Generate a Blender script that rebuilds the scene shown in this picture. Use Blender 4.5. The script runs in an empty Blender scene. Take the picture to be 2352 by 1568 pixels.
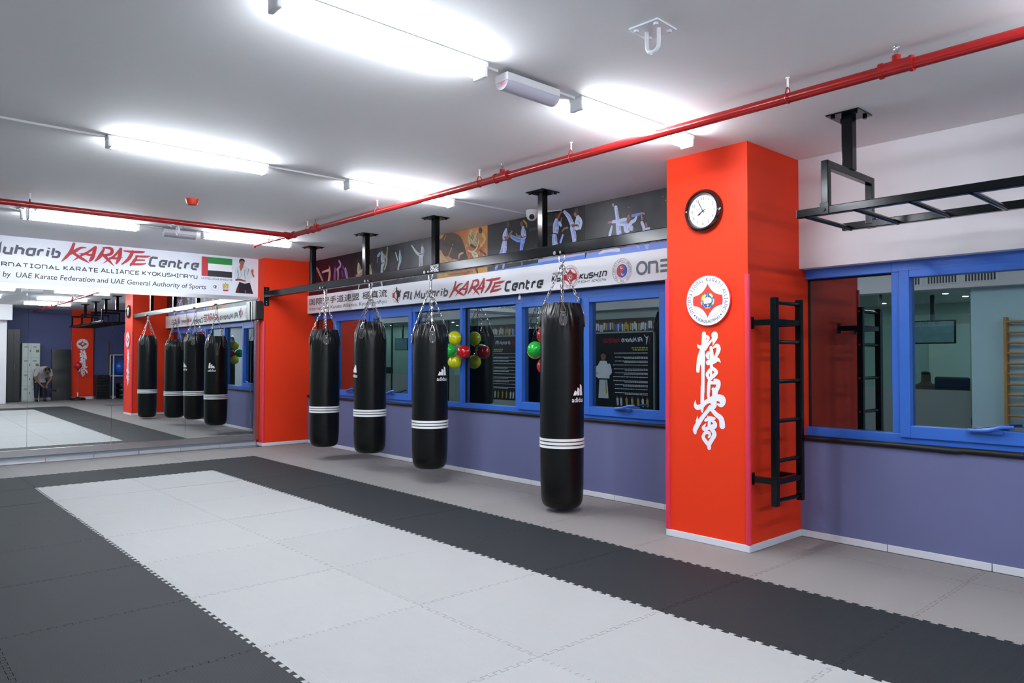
import bpy, bmesh, math, random
from mathutils import Vector, Matrix
from mathutils.geometry import tessellate_polygon
R = random.Random(7)
PI = math.pi
SC = bpy.context.scene
COL = SC.collection

# ------------------------------------------------------------------ camera, light, exposure
CAM = Vector((11.8917, -5.8073, 1.4511))
YAW, PITCH, ROLL, FPX = 0.8371, 0.0230, 0.0017, 1676.63
fw = Vector((-math.sin(YAW), math.cos(YAW), 0)); rt = Vector((math.cos(YAW), math.sin(YAW), 0)); up = Vector((0, 0, 1))
fw, up = fw*math.cos(PITCH) + up*math.sin(PITCH), up*math.cos(PITCH) - fw*math.sin(PITCH)
rt, up = rt*math.cos(ROLL) + up*math.sin(ROLL), up*math.cos(ROLL) - rt*math.sin(ROLL)
cd = bpy.data.cameras.new('camera'); cam = bpy.data.objects.new('camera', cd); COL.objects.link(cam)
cd.sensor_width = 36.0; cd.lens = FPX/2352*36.0; cd.clip_start = 0.05; cd.clip_end = 100
cam.matrix_world = Matrix(((rt.x, up.x, -fw.x, CAM.x), (rt.y, up.y, -fw.y, CAM.y), (rt.z, up.z, -fw.z, CAM.z), (0, 0, 0, 1)))
SC.camera = cam
w = bpy.data.worlds.new('night'); SC.world = w; w.use_nodes = True
w.node_tree.nodes['Background'].inputs[0].default_value = (0.003, 0.004, 0.006, 1)
w.node_tree.nodes['Background'].inputs[1].default_value = 1.0
SC.view_settings.view_transform = 'Standard'; SC.view_settings.look = 'None'
SC.view_settings.gamma = 1.0; SC.view_settings.use_curve_mapping = False
SC.view_settings.exposure = 1.78
LAMP = 26.0                       # radiance of the ceiling lamps
SC.cycles.use_denoising = True
SC.cycles.max_bounces = 14; SC.cycles.glossy_bounces = 8; SC.cycles.diffuse_bounces = 6; SC.cycles.transparent_max_bounces = 8
SC.cycles.caustics_reflective = True; SC.cycles.caustics_refractive = False
SC.cycles.sample_clamp_indirect = 8.0

H = 3.1
X1, X2, PD = 8.267, 9.002, 0.808      # red pillar
PX, PW = 0.229, 0.80                  # corner pilaster

# ------------------------------------------------------------------ materials
def lin(h):
    if isinstance(h, str):
        c = [int(h[i:i+2], 16)/255 for i in (0, 2, 4)]
    else:
        c = list(h)
    return [x/12.92 if x <= 0.04045 else ((x+0.055)/1.055)**2.4 for x in c]
MATS = {}
def mat(name, col, rough=0.5, metal=0.0, spec=0.5, noise=0.0, nscale=3.0, bump=0.0, bscale=60.0, coat=0.0, rnd=0.0, emit=None):
    if name in MATS: return MATS[name]
    m = bpy.data.materials.new(name); m.use_nodes = True; MATS[name] = m
    nt = m.node_tree; b = nt.nodes['Principled BSDF']; c = lin(col)
    b.inputs['Base Color'].default_value = (*c, 1); b.inputs['Roughness'].default_value = rough
    b.inputs['Metallic'].default_value = metal; b.inputs['Specular IOR Level'].default_value = spec
    b.inputs['Coat Weight'].default_value = coat
    if emit:
        b.inputs['Emission Color'].default_value = (*lin(emit[0]), 1); b.inputs['Emission Strength'].default_value = emit[1]
    if noise or bump or rnd:
        tc = nt.nodes.new('ShaderNodeTexCoord')
    if noise or rnd:
        mx = nt.nodes.new('ShaderNodeMix'); mx.data_type = 'RGBA'
        mx.inputs['A'].default_value = (*[x*(1-max(noise, rnd)) for x in c], 1); mx.inputs['B'].default_value = (*[min(1, x*(1+max(noise, rnd))) for x in c], 1)
        if noise:
            n = nt.nodes.new('ShaderNodeTexNoise'); n.inputs['Scale'].default_value = nscale; n.inputs['Detail'].default_value = 5; n.inputs['Roughness'].default_value = 0.6
            nt.links.new(tc.outputs['Object'], n.inputs['Vector'])
        if rnd:
            oi = nt.nodes.new('ShaderNodeObjectInfo')
        if noise and rnd:
            a = nt.nodes.new('ShaderNodeMath'); a.operation = 'ADD'; nt.links.new(n.outputs['Fac'], a.inputs[0]); nt.links.new(oi.outputs['Random'], a.inputs[1])
            h = nt.nodes.new('ShaderNodeMath'); h.operation = 'MULTIPLY'; h.inputs[1].default_value = 0.5; nt.links.new(a.outputs[0], h.inputs[0]); nt.links.new(h.outputs[0], mx.inputs['Factor'])
        else:
            nt.links.new(n.outputs['Fac'] if noise else oi.outputs['Random'], mx.inputs['Factor'])
        nt.links.new(mx.outputs['Result'], b.inputs['Base Color'])
    if bump:
        n2 = nt.nodes.new('ShaderNodeTexNoise'); n2.inputs['Scale'].default_value = bscale; n2.inputs['Detail'].default_value = 4
        nt.links.new(tc.outputs['Object'], n2.inputs['Vector'])
        bp = nt.nodes.new('ShaderNodeBump'); bp.inputs['Strength'].default_value = bump; bp.inputs['Distance'].default_value = 0.01
        nt.links.new(n2.outputs['Fac'], bp.inputs['Height']); nt.links.new(bp.outputs['Normal'], b.inputs['Normal'])
    return m
def mat_ridged(name, col, axis, rough=0.6):
    m = mat(name, col, rough, spec=0.28, noise=0.06, nscale=2.2, rnd=0.07)
    nt = m.node_tree; b = nt.nodes['Principled BSDF']; tc = [n for n in nt.nodes if n.type == 'TEX_COORD'][0]
    wv = nt.nodes.new('ShaderNodeTexWave'); wv.wave_type = 'BANDS'; wv.bands_direction = axis; wv.inputs['Scale'].default_value = 24.0; wv.inputs['Distortion'].default_value = 0.25
    wv.inputs['Detail'].default_value = 1
    nt.links.new(tc.outputs['Object'], wv.inputs['Vector'])
    bp = nt.nodes.new('ShaderNodeBump'); bp.inputs['Strength'].default_value = 0.22; bp.inputs['Distance'].default_value = 0.004
    nt.links.new(wv.outputs['Fac'], bp.inputs['Height']); nt.links.new(bp.outputs['Normal'], b.inputs['Normal'])
    return m
def mat_mirror(name, col, rough=0.0):
    m = bpy.data.materials.new(name); m.use_nodes = True; nt = m.node_tree; nt.nodes.clear()
    o = nt.nodes.new('ShaderNodeOutputMaterial'); g = nt.nodes.new('ShaderNodeBsdfGlossy'); g.inputs['Color'].default_value = (*col, 1); g.inputs['Roughness'].default_value = rough
    nt.links.new(g.outputs[0], o.inputs[0]); MATS[name] = m
    return m
def mat_glass(name, refl, rcol, tcol, rough=0.0):
    m = bpy.data.materials.new(name); m.use_nodes = True; nt = m.node_tree; nt.nodes.clear()
    o = nt.nodes.new('ShaderNodeOutputMaterial'); g = nt.nodes.new('ShaderNodeBsdfGlossy'); g.inputs['Color'].default_value = (*rcol, 1); g.inputs['Roughness'].default_value = rough
    t = nt.nodes.new('ShaderNodeBsdfTransparent'); t.inputs['Color'].default_value = (*tcol, 1)
    mx = nt.nodes.new('ShaderNodeMixShader'); fr = nt.nodes.new('ShaderNodeFresnel'); fr.inputs['IOR'].default_value = 1.45
    mr = nt.nodes.new('ShaderNodeMapRange'); mr.inputs['From Min'].default_value = 0.03; mr.inputs['To Min'].default_value = refl
    nt.links.new(fr.outputs[0], mr.inputs['Value']); ge = nt.nodes.new('ShaderNodeNewGeometry'); mu = nt.nodes.new('ShaderNodeMath'); mu.operation = 'SUBTRACT'; mu.use_clamp = True
    nt.links.new(mr.outputs[0], mu.inputs[0]); nt.links.new(ge.outputs['Backfacing'], mu.inputs[1]); nt.links.new(mu.outputs[0], mx.inputs[0])
    nt.links.new(t.outputs[0], mx.inputs[1]); nt.links.new(g.outputs[0], mx.inputs[2]); nt.links.new(mx.outputs[0], o.inputs[0]); MATS[name] = m
    return m
def mat_emit(name, col, s):
    m = bpy.data.materials.new(name); m.use_nodes = True; nt = m.node_tree; nt.nodes.clear()
    o = nt.nodes.new('ShaderNodeOutputMaterial'); e = nt.nodes.new('ShaderNodeEmission'); e.inputs[0].default_value = (*lin(col), 1); e.inputs[1].default_value = s
    nt.links.new(e.outputs[0], o.inputs[0]); MATS[name] = m
    return m
def pm(hexcol, rough=0.45):          # printed ink
    return mat('ink_'+hexcol.lower(), hexcol, rough, spec=0.4)

RED = mat('red_paint', 'e83814', 0.55, spec=0.22, noise=0.03, nscale=1.5, bump=0.05, bscale=90)
PURPLE = mat('slate_purple_paint', '6b6f97', 0.55, spec=0.3, noise=0.05, nscale=1.2, bump=0.05, bscale=80)
NAVY = mat('navy_paint', '50567f', 0.6, spec=0.3, noise=0.05, nscale=1.0)
WHITE = mat('white_plaster', 'e2dfe2', 0.7, spec=0.2, noise=0.02, nscale=2, bump=0.06, bscale=30)
CEIL = mat('ceiling_plaster', 'ebebec', 0.75, spec=0.2, noise=0.02, nscale=1.2, bump=0.12, bscale=5)
PALEBLUE = mat('pale_blue_paint', 'b9d6de', 0.6, spec=0.3, noise=0.03)
TILE = mat('white_tile', 'dcdde4', 0.3, noise=0.02)
BLUE = mat('blue_frame', '366fd0', 0.35, spec=0.5, noise=0.04, nscale=4)
BLACK = mat('black_enamel', '05070a', 0.17, spec=0.26, bump=0.02, bscale=25)
BLACKM = mat('black_matt', '0c0c0e', 0.6)
FOAMBLK = mat('black_foam_trim', '0d0d10', 0.5, bump=0.1, bscale=30)
PIPE = mat('red_pipe', '9c1414', 0.22, spec=0.6)
CHROME = mat('chrome', 'd8d8d8', 0.16, 1.0)
STEEL = mat('brushed_steel', 'c9c9cb', 0.24, 1.0)
LEATHER = mat('black_vinyl', '060708', 0.32, spec=0.36, noise=0.1, nscale=8, bump=0.10, bscale=14)
TAB = mat('black_leather_tab', '0f1012', 0.45)
WPLASTIC = mat('white_plastic', 'e6e6e8', 0.4)
WSIGN2 = mat('white_sign_face_bright', 'f2f3f8', 0.35)
WSIGN = mat('white_sign_face', 'dfe2ec', 0.35)
MAT_L = mat_ridged('foam_light_grey', 'a6a7a6', 'Y')
MAT_D = mat_ridged('foam_dark_grey', '24282b', 'X', 0.68)
MAT_G = mat_ridged('foam_warm_grey', '8b8785', 'Y', 0.6)
MIRROR = mat_mirror('mirror_silver', (0.84, 0.885, 0.87))
GLASS = mat_glass('tinted_window_glass', 0.36, (0.80, 0.96, 1.0), (0.30, 0.38, 0.42))
OGLASS = mat_glass('office_glass', 0.06, (1, 1, 1), (0.80, 0.92, 0.89))
TUBES = [mat_emit('lamp_diffuser', 'f0f6ff', LAMP*k) for k in (1.10, 1.20, .95, .80, .90)]   # made-up row strengths: mirror end boosted, rows nearer the camera dimmed
DOWN = mat_emit('downlight_glow', 'f4fbff', 90.0)
PINK = mat('pink_corner_guard', 'd8304e', 0.45)
SKIN = mat('skin', 'a5704f', 0.55)
DSKIN = mat('brown_skin', '6b4530', 0.55)
HAIR = mat('black_hair', '0d0b0b', 0.5)

# ------------------------------------------------------------------ mesh helpers
class MB:
    def __init__(s): s.v = []; s.f = []; s.m = []; s.mats = []
    def mi(s, m):
        if m not in s.mats: s.mats.append(m)
        return s.mats.index(m)
    def add(s, vs, fs, m):
        b = len(s.v); k = s.mi(m); s.v += [tuple(v) for v in vs]
        for f in fs: s.f.append([b+i for i in f]); s.m.append(k)
    def box(s, lo, hi, m, bev=0.0, M=None):
        lo, hi = [min(a, b) for a, b in zip(lo, hi)], [max(a, b) for a, b in zip(lo, hi)]
        bm = bmesh.new(); r = bmesh.ops.create_cube(bm, size=1)
        for v in bm.verts: v.co = Vector([(lo[i]+hi[i])/2 + v.co[i]*(hi[i]-lo[i]) for i in range(3)])
        if bev: bmesh.ops.bevel(bm, geom=bm.edges[:], offset=min(bev, 0.45*min(hi[i]-lo[i] for i in range(3))), segments=2, affect='EDGES', profile=0.5)
        s.bm(bm, m, M)
    def bm(s, bm, m, M=None):
        bm.verts.index_update()
        s.add([(M @ v.co if M else v.co) for v in bm.verts], [[v.index for v in f.verts] for f in bm.faces], m); bm.free()
    def tube(s, pts, r, m, n=12, cap=True, closed=False):
        pts = [Vector(p) for p in pts]; N = len(pts); rs = r if isinstance(r, (list, tuple)) else [r]*N
        t0 = (pts[1]-pts[0]).normalized(); a = Vector((0, 0, 1)) if abs(t0.z) < 0.9 else Vector((1, 0, 0))
        u = t0.cross(a).normalized(); rings = []; base = len(s.v); k = s.mi(m)
        for i in range(N):
            if closed: t = (pts[(i+1) % N]-pts[i-1]).normalized()
            else: t = (pts[min(i+1, N-1)]-pts[max(i-1, 0)]).normalized()
            u = (u - t*u.dot(t)).normalized(); vv = t.cross(u)
            for j in range(n):
                an = 2*PI*j/n; s.v.append(tuple(pts[i] + (u*math.cos(an)+vv*math.sin(an))*rs[i]))
        for i in range(N if closed else N-1):
            for j in range(n):
                a0 = base+i*n; b0 = base+((i+1) % N)*n
                s.f.append([a0+j, a0+(j+1) % n, b0+(j+1) % n, b0+j]); s.m.append(k)
        if cap and not closed:
            s.f.append([base+j for j in range(n)][::-1]); s.m.append(k); s.f.append([base+(N-1)*n+j for j in range(n)]); s.m.append(k)
    def lathe(s, prof, m, n=32, c=(0, 0, 0), axis='z', rfun=None):
        base = len(s.v); k = s.mi(m)
        for (r, z) in prof:
            for j in range(n):
                a = 2*PI*j/n; rr = r*(rfun(a, z) if rfun else 1)
                p = (rr*math.cos(a), rr*math.sin(a), z)
                if axis == 'y': p = (p[0], p[2], p[1])
                if axis == 'x': p = (p[2], p[0], p[1])
                s.v.append((p[0]+c[0], p[1]+c[1], p[2]+c[2]))
        P = len(prof)
        for i in range(P-1):
            for j in range(n):
                s.f.append([base+i*n+j, base+i*n+(j+1) % n, base+(i+1)*n+(j+1) % n, base+(i+1)*n+j]); s.m.append(k)
        s.f.append([base+j for j in range(n)][::-1]); s.m.append(k); s.f.append([base+(P-1)*n+j for j in range(n)]); s.m.append(k)
    def prism(s, poly, pl, h0, h1, m):              # polygon (s,t) on plane pl, from height h0 to h1
        n = len(poly); vs = [pl(a, b, h0) for a, b in poly] + [pl(a, b, h1) for a, b in poly]
        fs = [list(range(n))[::-1], list(range(n, 2*n))] + [[i, (i+1) % n, n+(i+1) % n, n+i] for i in range(n)]
        s.add(vs, fs, m)
    def flat(s, poly, pl, h, m): s.add([pl(a, b, h) for a, b in poly], [list(range(len(poly)))], m)
    def disc(s, c, r, pl, h, m, n=28, ry=None):
        ry = ry or r
        s.flat([(c[0]+r*math.cos(2*PI*i/n), c[1]+ry*math.sin(2*PI*i/n)) for i in range(n)], pl, h, m)
    def ring(s, c, r0, r1, pl, h, m, n=40):
        vs = []; fs = []
        for i in range(n):
            a = 2*PI*i/n; vs += [pl(c[0]+r0*math.cos(a), c[1]+r0*math.sin(a), h), pl(c[0]+r1*math.cos(a), c[1]+r1*math.sin(a), h)]
        for i in range(n): j = (i+1) % n; fs.append([2*i, 2*i+1, 2*j+1, 2*j])
        s.add(vs, fs, m)
    def stroke(s, pts, pl, h, m, wd=None, smooth=True, square=False):
        if not getattr(s, 'plain', False): s.c = (getattr(s, 'c', 0)+1) % 11; h += s.c*.00006
        P = [(p[0], p[1], (p[2] if len(p) > 2 else wd)) for p in pts]
        if smooth and len(P) > 2:
            Q = []
            for i in range(len(P)-1):
                p0 = P[max(i-1, 0)]; p1 = P[i]; p2 = P[i+1]; p3 = P[min(i+2, len(P)-1)]
                for q in range(5):
                    t = q/5
                    Q.append(tuple(0.5*((2*b)+(-a+c)*t+(2*a-5*b+4*c-d)*t*t+(-a+3*b-3*c+d)*t**3) for a, b, c, d in zip(p0, p1, p2, p3)))
            Q.append(P[-1]); P = [(a, b, max(c, 1e-4)) for a, b, c in Q]
        N = len(P); L = []; Rr = []
        for i in range(N):
            a = P[max(i-1, 0)]; b = P[min(i+1, N-1)]
            dx, dy = b[0]-a[0], b[1]-a[1]; l = math.hypot(dx, dy) or 1e-6; nx, ny = -dy/l, dx/l; hw = P[i][2]/2
            if not smooth and 0 < i < N-1:
                d1 = (P[i][0]-a[0], P[i][1]-a[1]); l1 = math.hypot(*d1) or 1e-6; d2 = (b[0]-P[i][0], b[1]-P[i][1]); l2 = math.hypot(*d2) or 1e-6
                tx, ty = d1[0]/l1+d2[0]/l2, d1[1]/l1+d2[1]/l2; lt = math.hypot(tx, ty) or 1e-6; nx, ny = -ty/lt, tx/lt
                hw /= max(.45, abs(-d1[1]/l1*nx + d1[0]/l1*ny))
            L.append((P[i][0]+nx*hw, P[i][1]+ny*hw)); Rr.append((P[i][0]-nx*hw, P[i][1]-ny*hw))
        vs = [pl(a, b, h+i*8e-6) for i, (a, b) in enumerate(Rr)] + [pl(a, b, h+i*8e-6) for i, (a, b) in enumerate(L)]
        s.add(vs, [[i, i+1, N+i+1, N+i] for i in range(N-1)], m)
        if smooth or square is None:
            for q, p in enumerate((P[0], P[-1])): s.disc(p, p[2]/2, pl, h+(N+2)*8e-6+.00001*q, m, 14)
    def build(s, name, parent=None, smooth=None, fix=False):
        me = bpy.data.meshes.new(name); me.from_pydata(s.v, [], s.f)
        for m in s.mats: me.materials.append(m)
        me.polygons.foreach_set('material_index', s.m)
        if fix:
            b = bmesh.new(); b.from_mesh(me); bmesh.ops.recalc_face_normals(b, faces=b.faces[:]); b.to_mesh(me); b.free()
        if smooth:
            me.polygons.foreach_set('use_smooth', [True]*len(me.polygons)); me.set_sharp_from_angle(angle=math.radians(smooth))
        me.update()
        o = bpy.data.objects.new(name, me); COL.objects.link(o)
        if parent: o.parent = parent
        return o
class Pl:
    def __init__(s, o, r, u): s.o = Vector(o); s.r = Vector(r); s.u = Vector(u); s.n = s.r.cross(s.u)
    def __call__(s, a, b, h=0.0): return s.o + s.r*a + s.u*b + s.n*h
WIN = Pl((0, 0, 0), (1, 0, 0), (0, 0, 1))           # window wall, faces -y
MIR = Pl((0, 0, 0), (0, 1, 0), (0, 0, 1))           # mirror wall, faces +x
FRONT = Pl((0, -PD, 0), (1, 0, 0), (0, 0, 1))       # pillar front
def tag(o, label=None, cat=None, group=None, kind=None):
    for k, v in (('label', label), ('category', cat), ('group', group), ('kind', kind)):
        if v: o[k] = v
    return o
def empty(name, loc, label, cat, group=None, rz=0.0):
    o = bpy.data.objects.new(name, None); COL.objects.link(o); o.location = loc; o.rotation_euler = (0, 0, rz); o.empty_display_size = 0.1
    return tag(o, label, cat, group)
def S(o, label=None): o['kind'] = 'structure'; return o
def rel(o, root):                                    # mesh built in world coordinates -> child of root
    o.parent = root; o.matrix_parent_inverse = Matrix.Translation(-Vector(root.location)); return o
def part(b, name, root, label=None):
    o = rel(b.build(name), root)
    if label: o['label'] = label
    return MB()
def text2d(body, size=1.0, bold=0.0, align='LEFT'):
    cu = bpy.data.curves.new('tmp', 'FONT'); cu.body = body; cu.size = size; cu.offset = bold*size; cu.align_x = align; cu.resolution_u = 3
    o = bpy.data.objects.new('tmp', cu); COL.objects.link(o); bpy.context.view_layer.update()
    me = bpy.data.meshes.new_from_object(o.evaluated_get(bpy.context.evaluated_depsgraph_get()))
    vs = [(v.co.x, v.co.y) for v in me.vertices]; fs = [list(p.vertices) for p in me.polygons]
    bpy.data.objects.remove(o); bpy.data.curves.remove(cu); bpy.data.meshes.remove(me)
    return vs, fs
def text(mb, body, pl, x0, x1, z0, z1, h, m, bold=0.0, shear=0.0, cap=None):
    vs, fs = text2d(body, 1.0, bold)
    if not vs: return
    ax0 = min(v[0] for v in vs); ax1 = max(v[0] for v in vs); ay0 = min(v[1] for v in vs); ay1 = max(v[1] for v in vs)
    if cap: ay0, ay1 = 0.0, cap
    mb.add([pl(x0+(vx-ax0)/(ax1-ax0)*(x1-x0)+shear*((vy-ay0)/(ay1-ay0)*(z1-z0)), z0+(vy-ay0)/(ay1-ay0)*(z1-z0), h) for vx, vy in vs], fs, m)
# squared techno lettering used on the signs
G = {'A': (.66, [[(0, 0), (.33, 1), (.66, 0)], [(.13, .3), (.53, .3)]]), '@': (.55, [[(0, 0), (0, .82), (.14, 1), (.55, 1), (.55, 0)], [(0, .5), (.36, .5)]]),
 'B': (.6, [[(0, 0), (0, 1), (.45, 1), (.55, .9), (.55, .6), (.45, .52), (0, .52)], [(.45, .52), (.6, .42), (.6, .1), (.5, 0), (0, 0)]]),
 'C': (.58, [[(.58, 1), (.12, 1), (0, .86), (0, .14), (.12, 0), (.55, 0)]]), 'D': (.6, [[(0, 0), (0, 1), (.45, 1), (.6, .85), (.6, .15), (.45, 0), (0, 0)]]),
 'E': (.55, [[(0, 1), (.55, 1)], [(0, .5), (.5, .5)], [(0, 0), (.55, 0)]]), 'F': (.5, [[(.5, 1), (0, 1), (0, 0)], [(0, .5), (.4, .5)]]),
 'G': (.6, [[(.58, 1), (.12, 1), (0, .86), (0, .14), (.12, 0), (.6, 0), (.6, .5), (.35, .5)]]), 'H': (.6, [[(0, 0), (0, 1)], [(.6, 0), (.6, 1)], [(0, .5), (.6, .5)]]),
 'I': (.36, [[(.18, 0), (.18, 1)], [(0, 1), (.36, 1)], [(0, 0), (.36, 0)]]), 'K': (.55, [[(0, 0), (0, 1)], [(.52, 1), (.05, .5), (.55, 0)]]),
 'L': (.45, [[(0, 1), (0, 0), (.45, 0)]]), 'M': (.76, [[(0, 0), (.06, 1), (.38, .35), (.70, 1), (.76, 0)]]), 'N': (.58, [[(0, 0), (0, 1), (.44, 1), (.58, .86), (.58, 0)]]),
 'O': (.66, [[(.18, 0), (.48, 0), (.66, .25), (.66, .75), (.48, 1), (.18, 1), (0, .75), (0, .25), (.18, 0)]]), 'P': (.55, [[(0, 0), (0, 1), (.45, 1), (.55, .88), (.55, .55), (.45, .45), (0, .45)]]),
 'R': (.6, [[(0, 0), (0, 1), (.48, 1), (.58, .88), (.58, .58), (.48, .45), (0, .45)], [(.32, .45), (.6, 0)]]), 'S': (.58, [[(.56, 1), (.1, 1), (0, .88), (0, .6), (.1, .5), (.48, .5), (.58, .4), (.58, .12), (.48, 0), (0, 0)]]),
 'T': (.6, [[(0, 1), (.6, 1)], [(.3, 1), (.3, 0)]]), 'U': (.58, [[(0, 1), (0, .14), (.14, 0), (.58, 0), (.58, 1)]]), 'V': (.6, [[(0, 1), (.3, 0), (.6, 1)]]),
 'Y': (.56, [[(0, 1), (0, .5), (.1, .42), (.56, .42)], [(.56, 1), (.56, .1), (.46, 0), (.05, 0)]]), 'Z': (.55, [[(0, 1), (.55, 1), (0, 0), (.55, 0)]]),
 'a': (.5, [[(.5, 0), (.5, .7), (.13, .7), (0, .57), (0, .13), (.13, 0), (.5, 0)]]), 'b': (.5, [[(0, 1), (0, .18)], [(.16, .62), (.38, .62), (.5, .5), (.5, .12), (.38, 0), (0, 0)]]),
 'e': (.5, [[(.5, 0), (.13, 0), (0, .13), (0, .57), (.13, .7), (.5, .7), (.5, .34), (.2, .34)]]), 'h': (.5, [[(0, 1), (0, 0)], [(0, .66), (.38, .66), (.5, .54), (.5, 0)]]),
 'i': (.1, [[(.05, 0), (.05, .7)], [(.05, .86), (.05, 1)]]), 'l': (.16, [[(0, 1), (0, .12), (.1, 0), (.18, 0)]]), 'n': (.5, [[(0, 0), (0, .7)], [(0, .66), (.38, .66), (.5, .54), (.5, 0)]]),
 'o': (.5, [[(.12, 0), (.38, 0), (.5, .14), (.5, .56), (.38, .7), (.12, .7), (0, .56), (0, .14), (.12, 0)]]), 'r': (.32, [[(0, 0), (0, .54), (.12, .66), (.34, .66)]]),
 't': (.34, [[(0, 1), (0, .12), (.12, 0), (.34, 0)], [(0, .68), (.32, .68)]]), 'u': (.5, [[(0, .7), (0, .13), (.13, 0), (.5, 0), (.5, .7)]]), ' ': (.3, []), '&': (.55, [[(.55, 1), (0, 1), (0, 0), (.55, 0)], [(0, .5), (.48, .5)]]), '%': (.6, [[(0, 1), (.3, .5), (.6, 1)], [(.3, .5), (.3, 0)]]), '.': (.1, [[(.05, .4), (.05, .52)]])}
def techno(mb, s, pl, x0, x1, z0, z1, h, m, wd=.16, shear=0.0, gap=None):
    gap = (wd*1.55) if gap is None else gap
    tot = sum(G[c][0]+gap for c in s) - gap; k = (x1-x0)/tot; x = 0; hz = z1-z0
    for c in s:
        a, st = G[c]
        for l in st:
            q = [(x0+(x+p[0])*k + shear*p[1]*hz, z0+(wd/2+p[1]*(1-wd))*hz, wd*(hz*.55+k*.45)) for p in l]
            # square the open ends
            mb.stroke(q, pl, h, m, smooth=False)
        x += a+gap
def ringtext(mb, s, c, r, size, a0, a1, pl, h, m, wd=.14, inward=False):
    tot = sum(G[x][0]+.3 for x in s)-.3; a = 0
    for ch in s:
        wch, st = G[ch]; mid = (a+wch/2)/tot; th = a0+(a1-a0)*mid
        for l in st:
            q = []
            for p in l:
                dx = (p[0]-wch/2)*size; dr = (p[1]-.5)*size
                if inward: rr = r-dr; tt = th+dx/r
                else: rr = r+dr; tt = th-dx/r
                q.append((c[0]+rr*math.cos(tt), c[1]+rr*math.sin(tt), wd*size))
            mb.stroke(q, pl, h, m, smooth=False)
        a += wch+.3
KARATE = [[(0.126,0.239,0.023),(0.093,0.139,0.029),(0.041,0.061,0.024),(0.0,0.012,0.008)],[(0.256,0.203,0.009),(0.199,0.195,0.02),(0.142,0.153,0.03),(0.093,0.115,0.023)],[(0.1,0.14,0.023),(0.193,0.076,0.027),(0.251,0.044,0.02),(0.297,0.014,0.002)],[(0.351,0.218,0.02),(0.286,0.157,0.021),(0.186,0.087,0.018),(0.115,0.024,0.002)],[(0.359,0.218,0.026),(0.327,0.089,0.034),(0.298,0.043,0.017)],[(0.178,0.122,0.004),(0.242,0.125,0.018),(0.33,0.112,0.021)],[(0.457,0.219,0.016),(0.41,0.113,0.033),(0.357,0.046,0.011)],[(0.443,0.223,0.012),(0.528,0.223,0.027),(0.545,0.184,0.03),(0.522,0.148,0.027),(0.447,0.123,0.024)],[(0.447,0.133,0.024),(0.5,0.079,0.028),(0.573,0.0,0.002)],[(0.635,0.223,0.017),(0.571,0.132,0.021),(0.508,0.08,0.016),(0.441,0.019,0.002)],[(0.643,0.228,0.027),(0.628,0.117,0.036),(0.595,0.038,0.016)],[(0.522,0.102,0.016),(0.59,0.103,0.021),(0.666,0.12,0.005)],[(0.679,0.208,0.012),(0.759,0.204,0.023),(0.892,0.212,0.023),(0.929,0.224,0.002)],[(0.782,0.206,0.03),(0.736,0.11,0.031),(0.66,0.035,0.013)],[(0.84,0.16,0.015),(0.799,0.085,0.029),(0.757,0.026,0.014)],[(0.822,0.152,0.018),(0.94,0.158,0.023),(1.0,0.171,0.002)],[(0.799,0.101,0.019),(0.921,0.11,0.013)],[(0.764,0.044,0.023),(0.869,0.052,0.022),(0.937,0.067,0.01)]]
def karate(mb, pl, x0, z0, wd, ht, h, m):            # brush lettering, box width wd, box height ht
    for st in KARATE:
        mb.stroke([(x0+p[0]*wd, z0+p[1]/.239*ht, p[2]*1.32*(wd*.5+ht/.239*.5)) for p in st], pl, h, m)
def skinned(name, chain, m, parent, root=0, sub=2):
    """chain: list of (point, radius, parent index)"""
    me = bpy.data.meshes.new('tmp'); me.from_pydata([c[0] for c in chain], [(c[2], i) for i, c in enumerate(chain) if c[2] is not None], [])
    o = bpy.data.objects.new('tmp', me); COL.objects.link(o); md = o.modifiers.new('s', 'SKIN'); md.use_smooth_shade = True
    for i, c in enumerate(chain):
        sv = me.skin_vertices[0].data[i]; r = c[1]; sv.radius = r if isinstance(r, tuple) else (r, r); sv.use_root = (i == root)
    sb = o.modifiers.new('b', 'SUBSURF'); sb.levels = sub; sb.render_levels = sub
    bpy.context.view_layer.update()
    me2 = bpy.data.meshes.new_from_object(o.evaluated_get(bpy.context.evaluated_depsgraph_get()))
    bpy.data.objects.remove(o); bpy.data.meshes.remove(me); me2.name = name
    me2.materials.clear(); me2.materials.append(m)
    me2.polygons.foreach_set('use_smooth', [True]*len(me2.polygons))
    ob = bpy.data.objects.new(name, me2); COL.objects.link(ob)
    if parent: ob.parent = parent
    return ob
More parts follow.
